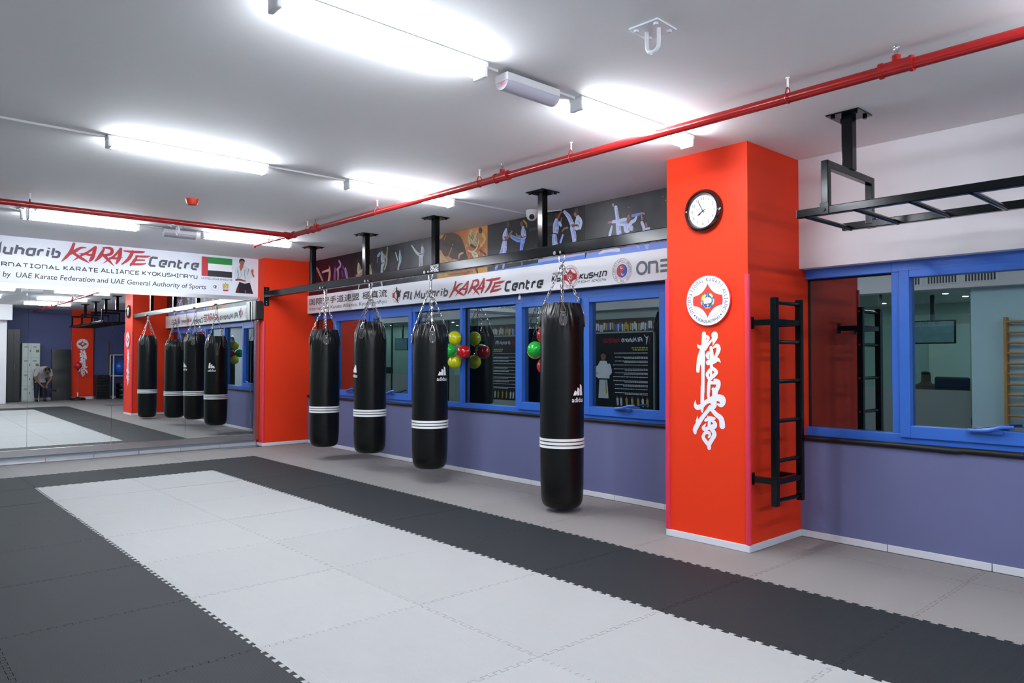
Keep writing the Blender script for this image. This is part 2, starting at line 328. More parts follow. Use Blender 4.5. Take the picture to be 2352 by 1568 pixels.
KANJI =  [[(8.619,1.648,0.036),(8.618,1.605,0.039),(8.612,1.562,0.036),(8.607,1.533,0.038)],[(8.634,1.629,0.021),(8.659,1.616,0.026),(8.647,1.588,0.024),(8.62,1.554,0.028)],[(8.559,1.566,0.005),(8.571,1.546,0.026),(8.603,1.541,0.036)],[(8.611,1.546,0.036),(8.586,1.467,0.052),(8.567,1.407,0.036),(8.562,1.354,0.032)],[(8.607,1.519,0.038),(8.603,1.44,0.052),(8.609,1.374,0.033),(8.606,1.187,0.033)],[(8.715,1.634,0.059),(8.715,1.613,0.052),(8.706,1.577,0.021),(8.699,1.553,0.003)],[(8.692,1.6,0.015),(8.66,1.565,0.021),(8.628,1.524,0.023)],[(8.683,1.538,0.026),(8.687,1.493,0.036),(8.689,1.44,0.041)],[(8.701,1.535,0.012),(8.735,1.553,0.032),(8.75,1.531,0.037),(8.744,1.505,0.035),(8.72,1.46,0.026),(8.703,1.44,0.031)],[(8.658,1.498,0.024),(8.649,1.476,0.032),(8.657,1.452,0.017)],[(8.656,1.419,0.041),(8.697,1.427,0.041),(8.74,1.445,0.033),(8.767,1.421,0.003)],[(8.686,1.391,0.029),(8.688,1.372,0.035)],[(8.672,1.362,0.028),(8.648,1.329,0.029),(8.655,1.304,0.024),(8.67,1.286,0.028)],[(8.701,1.372,0.028),(8.73,1.348,0.031),(8.711,1.322,0.029),(8.676,1.296,0.031)],[(8.682,1.372,0.019),(8.682,1.306,0.024)],[(8.668,1.283,0.026),(8.661,1.237,0.031),(8.658,1.189,0.028)],[(8.715,1.283,0.024),(8.741,1.269,0.045),(8.746,1.24,0.038),(8.729,1.203,0.035),(8.726,1.168,0.028),(8.729,1.148,0.052)],[(8.674,1.262,0.026),(8.722,1.263,0.028)],[(8.696,1.212,0.021),(8.733,1.213,0.024)],[(8.702,1.216,0.021),(8.705,1.147,0.028)],[(8.604,1.228,0.033),(8.601,1.106,0.033),(8.599,1.043,0.024),(8.601,1.022,0.003)],[(8.658,1.23,0.026),(8.656,1.161,0.026),(8.662,1.135,0.021)],[(8.54,1.121,0.003),(8.535,1.09,0.024),(8.549,1.064,0.039),(8.593,1.074,0.04),(8.632,1.107,0.035),(8.681,1.129,0.048),(8.733,1.146,0.052),(8.775,1.14,0.06),(8.782,1.114,0.055),(8.769,1.089,0.031),(8.742,1.096,0.017)],[(8.696,1.126,0.059),(8.705,1.088,0.052),(8.68,1.061,0.035)],[(8.675,1.07,0.038),(8.635,1.025,0.032),(8.577,0.956,0.039),(8.535,0.89,0.043),(8.534,0.862,0.029)],[(8.557,0.996,0.002),(8.551,0.951,0.024)],[(8.678,1.06,0.031),(8.725,1.018,0.038),(8.769,0.986,0.045),(8.779,0.932,0.05)],[(8.629,0.964,0.021),(8.665,0.983,0.032),(8.71,0.984,0.021)],[(8.651,1.005,0.002),(8.646,0.98,0.017)],[(8.667,0.982,0.028),(8.663,0.929,0.029)],[(8.633,0.939,0.005),(8.611,0.906,0.032),(8.627,0.894,0.029),(8.664,0.911,0.033),(8.709,0.924,0.041),(8.715,0.946,0.032),(8.695,0.962,0.022),(8.68,0.966,0.019)],[(8.67,0.913,0.031),(8.709,0.867,0.039),(8.69,0.824,0.036),(8.664,0.782,0.036),(8.662,0.751,0.033)],[(8.657,0.834,0.016),(8.669,0.854,0.021),(8.657,0.87,0.028),(8.626,0.866,0.026),(8.608,0.833,0.03),(8.626,0.805,0.033),(8.656,0.775,0.033)]]
FIGS =  [('96323c',[(0.441,3.038,0.063),(0.449,2.943,0.062),(0.455,2.839,0.052)]),('c89696',[(0.519,2.968,0.041),(0.619,2.866,0.051),(0.718,2.75,0.035)]),('d7aaa0',[(0.958,2.939,0.046),(0.97,2.816,0.07),(0.93,2.719,0.061)]),('d7aaa0',[(0.937,2.9,0.041),(0.822,2.895,0.037),(0.72,2.883,0.034)]),('783c32',[(0.937,2.961,0.045),(0.939,2.95,0.044)]),('4632a0',[(0.705,2.898,0.041),(0.716,2.879,0.041)]),('46285a',[(0.738,2.856,0.03),(0.76,2.793,0.02)]),('825082',[(1.154,2.891,0.07),(1.145,2.802,0.085),(1.136,2.723,0.06)]),('3c1e32',[(1.173,2.979,0.05),(1.173,2.959,0.06)]),('b48cbe',[(1.215,2.885,0.039),(1.334,2.944,0.04),(1.277,3.018,0.039)]),('c896aa',[(1.245,2.873,0.05),(1.256,2.792,0.045),(1.247,2.714,0.04)]),('aa8cbe',[(1.482,2.866,0.058),(1.512,2.8,0.073),(1.543,2.73,0.059)]),('5046c8',[(1.413,2.912,0.043),(1.417,2.892,0.049)]),('643c8c',[(1.375,2.842,0.04),(1.406,2.76,0.029)]),('c8b996',[(1.89,2.906,0.057),(1.909,2.823,0.114),(1.911,2.738,0.095)]),('c8b996',[(2.02,2.795,0.076),(1.929,2.755,0.076),(1.837,2.73,0.048)]),('784628',[(1.867,2.961,0.035),(1.88,2.94,0.028)]),('c8b996',[(2.225,2.851,0.047),(2.244,2.784,0.074),(2.262,2.727,0.065)]),('8c5032',[(2.278,2.874,0.041),(2.273,2.856,0.047)]),('b4141e',[(1.808,2.746,0.023),(1.864,2.761,0.019)]),('c8b996',[(1.912,2.586,0.038),(1.895,2.52,0.034)]),('bec8d2',[(2.577,3.014,0.055),(2.595,2.935,0.11),(2.604,2.861,0.082)]),('3c3732',[(2.607,3.06,0.063),(2.608,3.024,0.06)]),('aaa06e',[(2.695,2.961,0.046),(2.714,3.022,0.035),(2.72,3.084,0.032)]),('bec8d2',[(2.51,3.007,0.046),(2.459,2.98,0.045)]),('96826e',[(2.45,2.958,0.022),(2.437,2.886,0.024)]),('b4becb',[(2.588,2.844,0.072),(2.577,2.773,0.069),(2.567,2.715,0.064)]),('aaaa82',[(2.679,2.944,0.036),(2.704,2.887,0.036),(2.647,2.766,0.036)]),('14141e',[(2.528,2.839,0.013),(2.613,2.869,0.012)]),('b4becb',[(2.557,2.574,0.045),(2.579,2.509,0.036)]),('bec8cd',[(3.048,2.994,0.021),(3.052,2.906,0.062),(3.06,2.844,0.053),(3.021,2.777,0.039),(3.006,2.717,0.039)]),('bec8cd',[(2.936,2.975,0.021),(2.964,2.924,0.023),(2.997,2.859,0.025)]),('b43c32',[(2.957,2.783,0.013),(2.966,2.738,0.013)]),('bec3c8',[(3.605,2.976,0.051),(3.612,2.916,0.084),(3.598,2.867,0.068)]),('bec3c8',[(3.569,2.87,0.042),(3.465,2.923,0.039),(3.352,3.03,0.026)]),('bec3c8',[(3.554,2.854,0.05),(3.555,2.787,0.048),(3.548,2.724,0.039)]),('b4bac0',[(3.605,2.849,0.042),(3.599,2.723,0.034)]),('82644b',[(3.604,3.023,0.038),(3.604,3.006,0.037)]),('32323c',[(3.539,2.886,0.01),(3.67,2.885,0.01)]),('4b3223',[(4.047,2.973,0.157),(4.137,2.962,0.325),(4.239,2.95,0.307),(4.365,2.89,0.32),(4.5,2.785,0.181),(4.573,2.732,0.075)]),('96643c',[(4.111,3.027,0.023),(4.021,2.897,0.023)]),('b97b46',[(4.302,2.943,0.018),(4.227,2.829,0.023),(4.19,2.755,0.015)]),('a06a3c',[(4.149,3.085,0.016),(4.072,3.001,0.019)]),('be964b',[(4.022,2.796,0.024),(4.177,2.734,0.024)]),('beaa78',[(4.678,3.048,0.066),(4.667,2.983,0.119),(4.691,2.913,0.111)]),('beaa78',[(4.807,3.047,0.044),(4.784,2.961,0.11),(4.738,2.893,0.089)]),('32281e',[(4.853,3.063,0.059),(4.864,3.047,0.073)]),('aa6e46',[(4.807,3.01,0.044),(4.807,2.973,0.044)]),('c8aa5a',[(4.91,2.99,0.044),(4.95,2.927,0.041),(4.876,2.855,0.037)]),('46321e',[(4.631,3.025,0.008),(4.714,2.948,0.008)]),('46321e',[(4.69,3.032,0.007),(4.737,2.967,0.006)]),('46321e',[(4.679,2.885,0.045),(4.761,2.846,0.03)]),('d7c896',[(4.715,2.784,0.059),(4.773,2.741,0.081),(4.785,2.718,0.066)]),('dcc896',[(4.62,2.824,0.018),(4.715,2.796,0.02),(4.796,2.842,0.018),(4.836,2.933,0.01)]),('c8a08c',[(4.427,2.739,0.015),(4.439,2.791,0.033),(4.512,2.806,0.023)]),('5a1e14',[(4.854,2.806,0.029),(4.967,2.736,0.022)]),('503019',[(4.786,2.571,0.037),(4.809,2.517,0.029)]),('b4783c',[(4.204,2.554,0.046),(4.453,2.548,0.061),(4.692,2.55,0.045)]),('96502a',[(4.526,2.519,0.022),(4.621,2.548,0.044)]),('beC8f0',[(5.348,2.998,0.035),(5.332,2.937,0.092),(5.322,2.882,0.078)]),('5a4137',[(5.377,3.072,0.047),(5.385,3.043,0.047)]),('bec3eb',[(5.322,2.854,0.078),(5.312,2.806,0.099),(5.306,2.767,0.105)]),('a0aaf0',[(5.269,2.754,0.05),(5.248,2.721,0.043)]),('aab4f0',[(5.333,2.75,0.042),(5.33,2.716,0.036)]),('966e5a',[(5.369,2.897,0.042),(5.411,2.927,0.031),(5.448,2.961,0.028)]),('785a50',[(5.327,2.909,0.028),(5.348,2.886,0.035)]),('14141e',[(5.263,2.882,0.011),(5.359,2.867,0.011)]),('bec8f0',[(5.647,2.98,0.041),(5.652,2.925,0.083),(5.667,2.875,0.069)]),('785540',[(5.621,3.038,0.044),(5.627,3.017,0.044)]),('aa8c46',[(5.657,3.061,0.025),(5.697,3.028,0.03),(5.712,2.978,0.013)]),('82a0eb',[(5.647,2.843,0.062),(5.546,2.855,0.058),(5.443,2.902,0.042)]),('96785a',[(5.432,2.921,0.021),(5.463,2.9,0.018)]),('8ca5f0',[(5.647,2.829,0.075),(5.627,2.777,0.062),(5.617,2.723,0.052)]),('96785a',[(5.596,2.89,0.027),(5.556,2.888,0.025),(5.53,2.923,0.021)]),('14141e',[(5.607,2.868,0.009),(5.687,2.872,0.009)]),('96aaf0',[(5.189,2.584,0.049),(5.162,2.544,0.043)]),('96aaf0',[(5.307,2.58,0.042),(5.296,2.539,0.035)]),('646464',[(5.156,2.523,0.021),(5.184,2.514,0.019)]),('646464',[(5.291,2.526,0.019),(5.307,2.514,0.017)]),('646e8c',[(5.627,2.584,0.027),(5.633,2.522,0.027)]),('32c8c8',[(5.767,2.53,0.004),(5.96,2.532,0.004)]),('b4c3eb',[(6.198,3.011,0.038),(6.189,2.948,0.09),(6.184,2.878,0.09)]),('b4c3eb',[(6.162,2.836,0.058),(6.166,2.784,0.078),(6.171,2.722,0.077)]),('8c5a3c',[(6.224,3.02,0.032),(6.26,3.066,0.023),(6.285,3.117,0.019)]),('5a281e',[(6.193,3.051,0.039),(6.199,3.03,0.042)]),('96643c',[(6.26,2.958,0.026),(6.278,3.006,0.019)]),('b4c3eb',[(6.242,2.954,0.039),(6.264,2.925,0.032)]),('140f14',[(6.126,2.853,0.01),(6.198,2.841,0.01)]),('c3cdeb',[(6.519,2.978,0.05),(6.519,2.922,0.094),(6.511,2.879,0.081)]),('463c3c',[(6.498,3.056,0.05),(6.502,3.024,0.056)]),('8c6446',[(6.477,3.022,0.038),(6.485,3.002,0.031)]),('bec8f0',[(6.434,2.915,0.057),(6.383,3.004,0.053),(6.317,3.115,0.032)]),('b9c3f0',[(6.434,2.877,0.063),(6.46,2.798,0.069),(6.468,2.728,0.056)]),('c3cdeb',[(6.545,2.962,0.037),(6.57,2.915,0.035),(6.553,2.855,0.031)]),('966e3c',[(6.519,2.891,0.023),(6.434,2.905,0.025)]),('966e3c',[(6.365,2.886,0.025),(6.313,2.88,0.022),(6.286,2.858,0.019)]),('14141e',[(6.434,2.89,0.009),(6.511,2.892,0.009)]),('96aaf0',[(6.295,2.813,0.026),(6.26,2.74,0.032)]),('cdd7fa',[(7.049,3.004,0.042),(7.067,2.912,0.045),(7.079,2.827,0.059),(7.09,2.731,0.064)]),('a58c82',[(7.01,3.042,0.026),(7.018,3.026,0.024)]),('cdd7fa',[(7.101,2.842,0.071),(7.184,2.831,0.094),(7.198,2.764,0.087)]),('8c785a',[(7.217,2.884,0.04),(7.213,2.844,0.052)]),('785046',[(7.21,2.856,0.029),(7.213,2.838,0.029)]),('cdd7fa',[(7.257,2.826,0.04),(7.294,2.839,0.035),(7.315,2.87,0.023)]),('cdd7fa',[(7.235,2.795,0.047),(7.257,2.757,0.041)]),('788cdc',[(7.265,2.889,0.029),(7.33,2.891,0.029),(7.366,2.892,0.025)]),('aa8278',[(7.373,2.897,0.023),(7.416,2.887,0.017)]),('96321e',[(7.228,2.924,0.018),(7.243,2.91,0.018)]),('cdd7fa',[(7.002,2.862,0.03),(7.048,2.861,0.035)]),('aa8278',[(6.952,2.863,0.018),(6.995,2.863,0.018)]),('cdd7fa',[(6.995,2.815,0.024),(6.979,2.763,0.036),(6.968,2.729,0.036)]),('cdd7fa',[(7.383,2.803,0.034),(7.405,2.755,0.035),(7.408,2.731,0.034)]),('aa8278',[(7.38,2.873,0.014),(7.386,2.832,0.015)]),('82645a',[(7.433,2.785,0.028),(7.44,2.761,0.028)]),('cdd7fa',[(7.436,2.733,0.023),(7.475,2.734,0.023)]),('cdd7fa',[(6.822,2.553,0.018),(6.917,2.573,0.042),(7.01,2.572,0.041),(7.086,2.561,0.036)]),('aa8278',[(7.108,2.57,0.012),(7.138,2.54,0.008)]),('96aaf0',[(7.322,2.581,0.034),(7.35,2.549,0.017)]),('aab9f0',[(7.436,2.585,0.045),(7.45,2.555,0.051)])]

# ------------------------------------------------------------------ setting: shell
def sbox(name, lo, hi, m):
    b = MB(); b.box(lo, hi, m); return S(b.build(name))
XE, YO = 17.35, -6.2
FLOOR = mat('grey_screed', '77777a', 0.8)
sbox('floor', (-0.3, -10.2, -0.30), (XE+0.3, 2.0, -0.026), FLOOR)
sbox('ceiling', (-0.3, -10.2, H), (XE+0.3, 2.0, H+0.2), CEIL)
sbox('wall_left', (-0.3, -10.2, -0.03), (-0.03, 0.0, H), mat('pale_wall', 'c4d4e0', 0.6))
# window wall: dado below, bulkhead above
sbox('wall_right', (0.0, 0.0, -0.03), (12.4, 0.30, 0.79), PURPLE)
b = MB(); b.box((-0.03, 0.0, 2.2), (X2, 0.35, H), mat('charcoal_paint', '2a2a30', 0.5)); b.box((X2, 0.0, 2.195), (12.4, 0.35, H), WHITE); S(b.build('wall_right_bulkhead'))
sbox('wall_right_alcove', (12.4, 1.62, -0.03), (XE, 1.9, H), NAVY)
sbox('wall_right_return', (12.4, 0.0, -0.03), (12.6, 1.62, H), NAVY)
sbox('wall_back', (XE, -6.5, -0.03), (XE+0.3, 1.9, H), NAVY)
b = MB(); b.box((X1, -PD, 0.002), (X2, 0.0, H), RED); b.box((X1, 0.0, 0.79), (X2, 0.21, 2.2), RED); S(b.build('pillar_1'))
b = MB(); b.box((-0.03, -PW, 0.002), (PX, 0.0, H), RED); b.box((-0.03, 0, .79), (PX, .21, 2.2), RED); S(b.build('pillar_2'))
sbox('pillar_3', (XE-0.10, -0.62, 0.002), (XE, 0.05, H), RED)
# opposite side
b = MB(); b.box((0.0, YO-0.15, -0.03), (3.05, YO, 2.5), mat('grey_green_paint', 'a9b8b4', .6)); S(b.build('wall_front'))
sbox('wall_front_blue', (8.42, YO-0.15, -0.03), (15.9, YO, 2.5), PALEBLUE)
sbox('wall_front_bulkhead', (0.0, -10.0, 2.5), (15.9, -5.98, H), WHITE)
b = MB(); b.box((15.9, -6.5, -0.03), (16.1, -2.62, H), WHITE); b.box((15.55, -6.5, 2.62), (15.9, -2.52, H), WHITE); S(b.build('wall_back_partition'))
# office behind the glazing
b = MB(); OFFW = mat('office_wall', 'b9c8c2', .6)
b.box((2.9, -9.3, -0.03), (8.6, -9.1, 2.5), OFFW); b.box((2.9, -9.1, -.03), (3.05, YO-.15, 2.5), OFFW); b.box((8.42, -9.1, -.03), (8.6, YO-.15, 2.5), OFFW); S(b.build('wall_office'))
# baseboards, jointed tiles
def baseboard(name, segs, h=0.055, t=0.012):
    b = MB()
    for (x0, y0, x1, y1, nx, ny) in segs:
        L = math.hypot(x1-x0, y1-y0); n = max(1, round(L/0.62)); dx, dy = (x1-x0)/n, (y1-y0)/n; l = L/n
        for i in range(n):
            g = 0.0025/l
            a = (x0+dx*(i+g), y0+dy*(i+g)); c = (x0+dx*(i+1-g), y0+dy*(i+1-g))
            b.box((a[0]-(0 if nx == 0 else 0), a[1], 0.001), (c[0]+nx*t, c[1]+ny*t, h), TILE, 0.003)
    return S(b.build(name))
baseboard('baseboard_right', [(PX, 0, X1, 0, 0, -1), (X2, 0, 12.4, 0, 0, -1)])
baseboard('baseboard_pillar', [(X1-.012, -PD, X2+.012, -PD, 0, -1), (X2, -PD, X2, -.013, 1, 0), (X1, -PD, X1, -.013, -1, 0)])
baseboard('baseboard_corner', [(PX, -PW-.012, PX, -.013, 1, 0), (0, -PW, PX, -PW, 0, -1)])
baseboard('baseboard_left', [(-.029, YO, -.029, -PW-.013, 1, 0)], t=.028)
baseboard('baseboard_back', [(XE, -2.6, XE, -.63, -1, 0), (XE, .06, XE, 1.6, -1, 0), (XE-.1, -.62, XE-.1, .05, -1, 0)], h=.09)
baseboard('baseboard_partition', [(15.9, -6.1, 15.9, -2.62, -1, 0)], h=.09)
# black foam edge along the window sill
b = MB(); b.tube([(PX+.002, -.006, .800), (3.0, -.010, .797), (5.2, -.006, .801), (X1-.002, -.009, .799)], .021, FOAMBLK, 10); S(b.build('trim_1', smooth=60))
b = MB(); b.tube([(X2+.002, -.006, .803), (9.8, -.010, .806), (10.15, -.012, .800), (10.2, -.006, .806), (12.3, -.006, .804)], .023, FOAMBLK, 10); S(b.build('trim_2', smooth=60))
# pink guards on the pillar corners
def guard(name, x, y, sx, sy, z0, z1, label):
    b = MB(); r = .022
    b.tube([(x-sx*.004, y-sy*.004, z0), (x-sx*.004, y-sy*.004, z1)], r, PINK, 14)
    return tag(b.build(name, smooth=50), label, 'corner guard', 'pink corner guards')
guard('corner_guard', X1, -PD, -1, -1, .06, 2.11, 'pink foam guard on the left front edge of the clock pillar')
guard('corner_guard', X2, -PD, 1, -1, .06, 2.09, 'pink foam guard on the front edge of the clock pillar next to the ladder')
guard('corner_guard', PX, -PW, 1, -1, .06, 2.05, 'pink foam guard on the edge of the red corner pilaster by the mirror')
guard('corner_guard', XE-.1, -.62, 1, -1, .1, 2.0, 'pink foam guard on the far red pilaster beside the leaning mat, seen in the mirror')

# ------------------------------------------------------------------ windows
YF, YG = 0.10, 0.165
def window(n, x0, x1, mull, sashes, z0, z1, zt):
    root = bpy.data.objects.new('window_%d' % n, None); COL.objects.link(root); root.location = (x0, YF, z0); S(root)
    b = MB()
    b.box((x0, YF, z0), (x1, .21, z0+.07), BLUE, .004); b.box((x0, YF, zt), (x1, .21, 2.2), BLUE, .004)
    for x in mull: b.box((x-.03, YF+.001, z0+.07), (x+.03, .208, zt), BLUE, .004)
    for x in mull[:-1]: b.box((x-.031, YF-.001, zt+.0), (x-.028, YF+.002, 2.2), mat('frame_joint', '1c3a78', .5))
    rel(b.build('window_frame'), root)
    edges = [x0] + mull + [x1]
    for i in range(len(edges)-1):
        a = edges[i] + (.03 if i > 0 else 0); c = edges[i+1] - (.03 if i < len(edges)-2 else 0)
        if c-a < .05: continue
        if i in sashes:
            s = MB(); ys = YF-.022; wst = .075
            s.box((a, ys, z0+.045), (a+wst, .15, zt+.005), BLUE, .004); s.box((c-wst, ys, z0+.045), (c, .15, zt+.005), BLUE, .004)
            s.box((a+wst, ys+.001, z0+.045), (c-wst, .149, z0+.135), BLUE, .004); s.box((a+wst, ys+.001, zt-.05), (c-wst, .149, zt+.005), BLUE, .004)
            so = rel(s.build('sash'), root)
            p = MB(); p.box((a+wst-.005, YG-.03, z0+.13), (c-wst+.005, YG-.022, zt-.045), GLASS); rel(p.build('pane'), root)
            hx = a + (c-a)*.52; hd = MB(); zz = z0+.115
            hd.box((hx-.12, ys-.03, zz), (hx+.10, ys, zz+.030), BLUE, .008)
            hd.tube([(hx-.09, ys-.034, zz+.018), (hx+.02, ys-.06, zz+.03), (hx+.10, ys-.055, zz+.055), (hx+.17, ys-.05, zz+.06)], [.012, .014, .012, .010], BLUE, 8)
            rel(hd.build('handle', smooth=40), root)
        else:
            p = MB(); p.box((a-.005, YG, z0+.06), (c+.005, YG+.008, zt+.005), GLASS); rel(p.build('pane'), root)
            g = MB()
            g.box((a, YG-.012, z0+.068), (a+.014, YG, zt+.002), BLACKM); g.box((a, YG-.012, zt-.012), (c, YG, zt+.002), BLACKM); rel(g.build('gasket'), root)
window(1, 0.229, X1, [.934, 2.09, 3.25, 4.34, 5.43, 6.50, 7.63], [1, 2, 5, 6], .800, 2.2, 2.105)
window(2, X2, 12.3, [9.716, 10.88, 12.0], [1], .815, 2.2, 2.115)

# ------------------------------------------------------------------ puzzle mats
MX, MY, XM, YM = 1.0061, .9712, 2.2756, -4.2814
def wave(L, n=12, a=.0115):
    p = L/(n+1); out = [(0, 0), (.5*p, 0), (.5*p, -a)]
    for k in range(n):
        t = p*(k+1); out += [(t-.20*p, -a), (t-.29*p, a), (t+.29*p, a), (t+.20*p, -a)]
    return out + [((n+.5)*p, -a), ((n+.5)*p, 0), (L, 0)]
def tile_mesh(m, top=None):
    """one mat, origin at its low corner; straight top edge when top is given"""
    wx, wy = wave(MX), wave(MY)
    lx = 0.0; ty = top or MY
    bot = list(wx)
    if top:
        side = [(o, t) for t, o in wy if t < ty]; side.append((side[-1][0], ty))
        topl = []
    else:
        side = [(o, t) for t, o in wy]; topl = [(t, MY+o) for t, o in wx][::-1][1:]
    poly = bot + [(MX+o, t) for o, t in side][1:] + topl + side[::-1][(0 if top else 1):-1]
    out = []
    for q in poly:
        if not out or math.hypot(q[0]-out[-1][0], q[1]-out[-1][1]) > 1e-5: out.append(q)
    if math.hypot(out[0][0]-out[-1][0], out[0][1]-out[-1][1]) < 1e-5: out.pop()
    ins = []; n = len(out); g = .0012
    for i in range(n):
        (ax, ay), (bx, by), (cx, cy) = out[i-1], out[i], out[(i+1) % n]
        d1 = Vector((bx-ax, by-ay)).normalized(); d2 = Vector((cx-bx, cy-by)).normalized(); n1 = Vector((-d1.y, d1.x)); n2 = Vector((-d2.y, d2.x))
        mv = n1+n2; mv = mv*(min(2.5, 2/max(.3, mv.length_squared))) if mv.length > .2 else n1
        ins.append((bx+mv.x*g, by+mv.y*g))
    out = ins
    tri = tessellate_polygon([[Vector((x, y, 0)) for x, y in out]]); n = len(out)
    cr = lambda t: (out[t[1]][0]-out[t[0]][0])*(out[t[2]][1]-out[t[0]][1])-(out[t[1]][1]-out[t[0]][1])*(out[t[2]][0]-out[t[0]][0])
    tri = [t if cr(t) > 0 else t[::-1] for t in tri]
    vs = [(x, y, 0) for x, y in out] + [(x, y, -.022) for x, y in out]
    fs = [list(t) for t in tri] + [[i+n for i in t[::-1]] for t in tri] + [[i+n, (i+1) % n+n, (i+1) % n, i] for i in range(n)]
    me = bpy.data.meshes.new('puzzle_mat'); me.from_pydata(vs, [], fs); me.materials.append(m)
    return me
TM = {}
ORD = ['', 'first', 'second', 'third', 'fourth', 'fifth', 'sixth', 'seventh', 'eighth', 'ninth', 'tenth', 'eleventh', 'twelfth', 'thirteenth', 'fourteenth', 'fifteenth', 'sixteenth', 'seventeenth', 'eighteenth']
CN = {-2: 'office side column', -1: 'border column away from windows', 0: 'inner column away from windows', 1: 'inner column nearer windows', 2: 'border column nearer windows', 3: 'column under punch bags',
      4: 'narrow column along window wall', 5: 'far alcove column'}
for j in range(-2, 6):
    for i in range(-2, 15):
        x, y = XM+i*MX, YM+j*MY
        if j == 5 and i < 11: continue
        if x > XE-.4: continue
        if x > 15.0 and j < 1 : 
            if j < 1 and x+MX > 15.85: continue
        if j in (0, 1): c = 'L' if 0 <= i <= 9 else ('D' if i in (-1, 10) else 'G')
        elif j in (-2, -1, 2): c = 'D' if -1 <= i <= 10 else 'G'
        else: c = 'G'
        top = (-.014-y) if (j == 4 and i < 11) else None
        if j == 4 and i == 10: continue
        key = (c, top)
        if key not in TM: TM[key] = tile_mesh({'L': MAT_L, 'D': MAT_D, 'G': MAT_G}[c], top)
        o = bpy.data.objects.new('puzzle_mat', TM[key]); COL.objects.link(o)
        o.location = (x+R.uniform(-.0004, .0004), y+R.uniform(-.0004, .0004), R.uniform(-.0012, .0))
        cn = {'L': 'light grey', 'D': 'dark grey', 'G': 'warm grey'}[c]
        tag(o, '%s foam mat, %s, %s from the mirror' % (cn, CN[j], ORD[i+3] if j < 5 else ORD[i-10]), 'mat', 'foam puzzle mats on the floor')
# cut pieces closing the row along the mirror
for j in range(-2, 5):
    y = YM+j*MY; y1 = min(y+MY, -.014) if j < 4 else -.014
    if j == 4: continue
    xw = XM-2*MX; x0 = .014 if y+MY < -PW else PX+.014; ya = y+.0015 if j > -2 else max(y, YO+.03); yb = min(y+MY-.0015, -.014)
    b = MB(); out = [(xw+o-.0022, y+t) for t, o in wave(MY) if ya < y+t < yb]; out = [(out[0][0], ya)] + out + [(out[-1][0], yb), (x0, yb), (x0, ya)]
    n = len(out); tri = [t if (out[t[1]][0]-out[t[0]][0])*(out[t[2]][1]-out[t[0]][1])-(out[t[1]][1]-out[t[0]][1])*(out[t[2]][0]-out[t[0]][0]) > 0 else t[::-1] for t in tessellate_polygon([[Vector((x, yy, 0)) for x, yy in out]])]
    b.add([(x, yy, -.0008) for x, yy in out] + [(x, yy, -.022) for x, yy in out], [list(t) for t in tri] + [[i+n for i in t[::-1]] for t in tri] + [[i+n, (i+1) % n+n, (i+1) % n, i] for i in range(n)], MAT_G)
    tag(b.build('puzzle_mat_offcut'), 'cut strip of grey mat along mirror foot, %s from the corner pilaster' % ORD[4-j], 'mat', 'cut mat strips along the mirror')

# ------------------------------------------------------------------ ceiling lamps
def lamp(x, y0, y1, label, TUBE):
    root = empty('batten_lamp', (x, (y0+y1)/2, H), label, 'ceiling lamp', 'tube lamps on the ceiling')
    b = MB(); b.box((x-.054, y0-.03, H-.028), (x+.054, y1+.03, H-.0005), WPLASTIC, .004); rel(b.build('housing'), root)
    d = MB(); pr = [(-.053, -.0285), (-.0525, -.040), (-.042, -.068), (-.020, -.085), (.020, -.085), (.042, -.068), (.0525, -.040), (.053, -.0285)]
    vs = [(x+a, y, H+c) for y in (y0, y1) for a, c in pr]; n = len(pr)
    d.add(vs, [list(range(n)), list(range(n, 2*n))[::-1]] + [[i, n+i, n+(i+1) % n, (i+1) % n] for i in range(n)], TUBE); rel(d.build('diffuser'), root)
    for yy, s in ((y0, -1), (y1, 1)):
        e = MB(); e.box((x-.050, yy, H-.088), (x+.050, yy+s*.028, H-.022), WPLASTIC, .006); rel(e.build('end_cap'), root)
    return root
rows = [(2.10, 'nearest the mirror wall'), (5.87, 'second from the mirror wall'), (8.76, 'third from the mirror wall'), (11.45, 'fourth from the mirror wall'), (13.85, 'farthest from the mirror wall')]
for q, (x, t) in enumerate(rows):
    lamp(x, -2.42, -1.25, 'lit tube lamp on the window side of the lamp row %s' % t, TUBES[q])
    lamp(x, -4.41, -3.24, 'lit tube lamp away from the windows in the lamp row %s' % t, TUBES[q])
def conduit(x, ya, yb, label):
    b = MB(); b.box((x-.009, ya, H-.017), (x+.009, yb, H-.0005), WPLASTIC, .003); tag(b.build('cable_trunking'), label, 'cable trunking', 'white cable trunking between lamps')
conduit(5.87, -3.20, -2.46, 'white trunking joining the two lamps of the second row from the mirror')
conduit(5.87, -5.97, -4.45, 'white trunking from the second lamp row towards the office side')
conduit(5.87, -1.21, -.06, 'white trunking from the second lamp row to the dome camera')
conduit(8.76, -2.63, -2.46, 'short white trunking between emergency light and nearest window-side lamp')
conduit(8.76, -3.20, -3.10, 'short white trunking from the long front lamp to the emergency light')
conduit(8.76, -5.97, -4.45, 'white trunking from the third lamp row towards the office side')
conduit(2.10, -3.20, -2.94, 'white trunking joining lamp and emergency light near the mirror sign')
conduit(2.10, -2.52, -2.46, 'tiny trunking between emergency light and window-side lamp near the mirror')
LED = mat_emit('led_red', 'ff2a1a', 1.2)
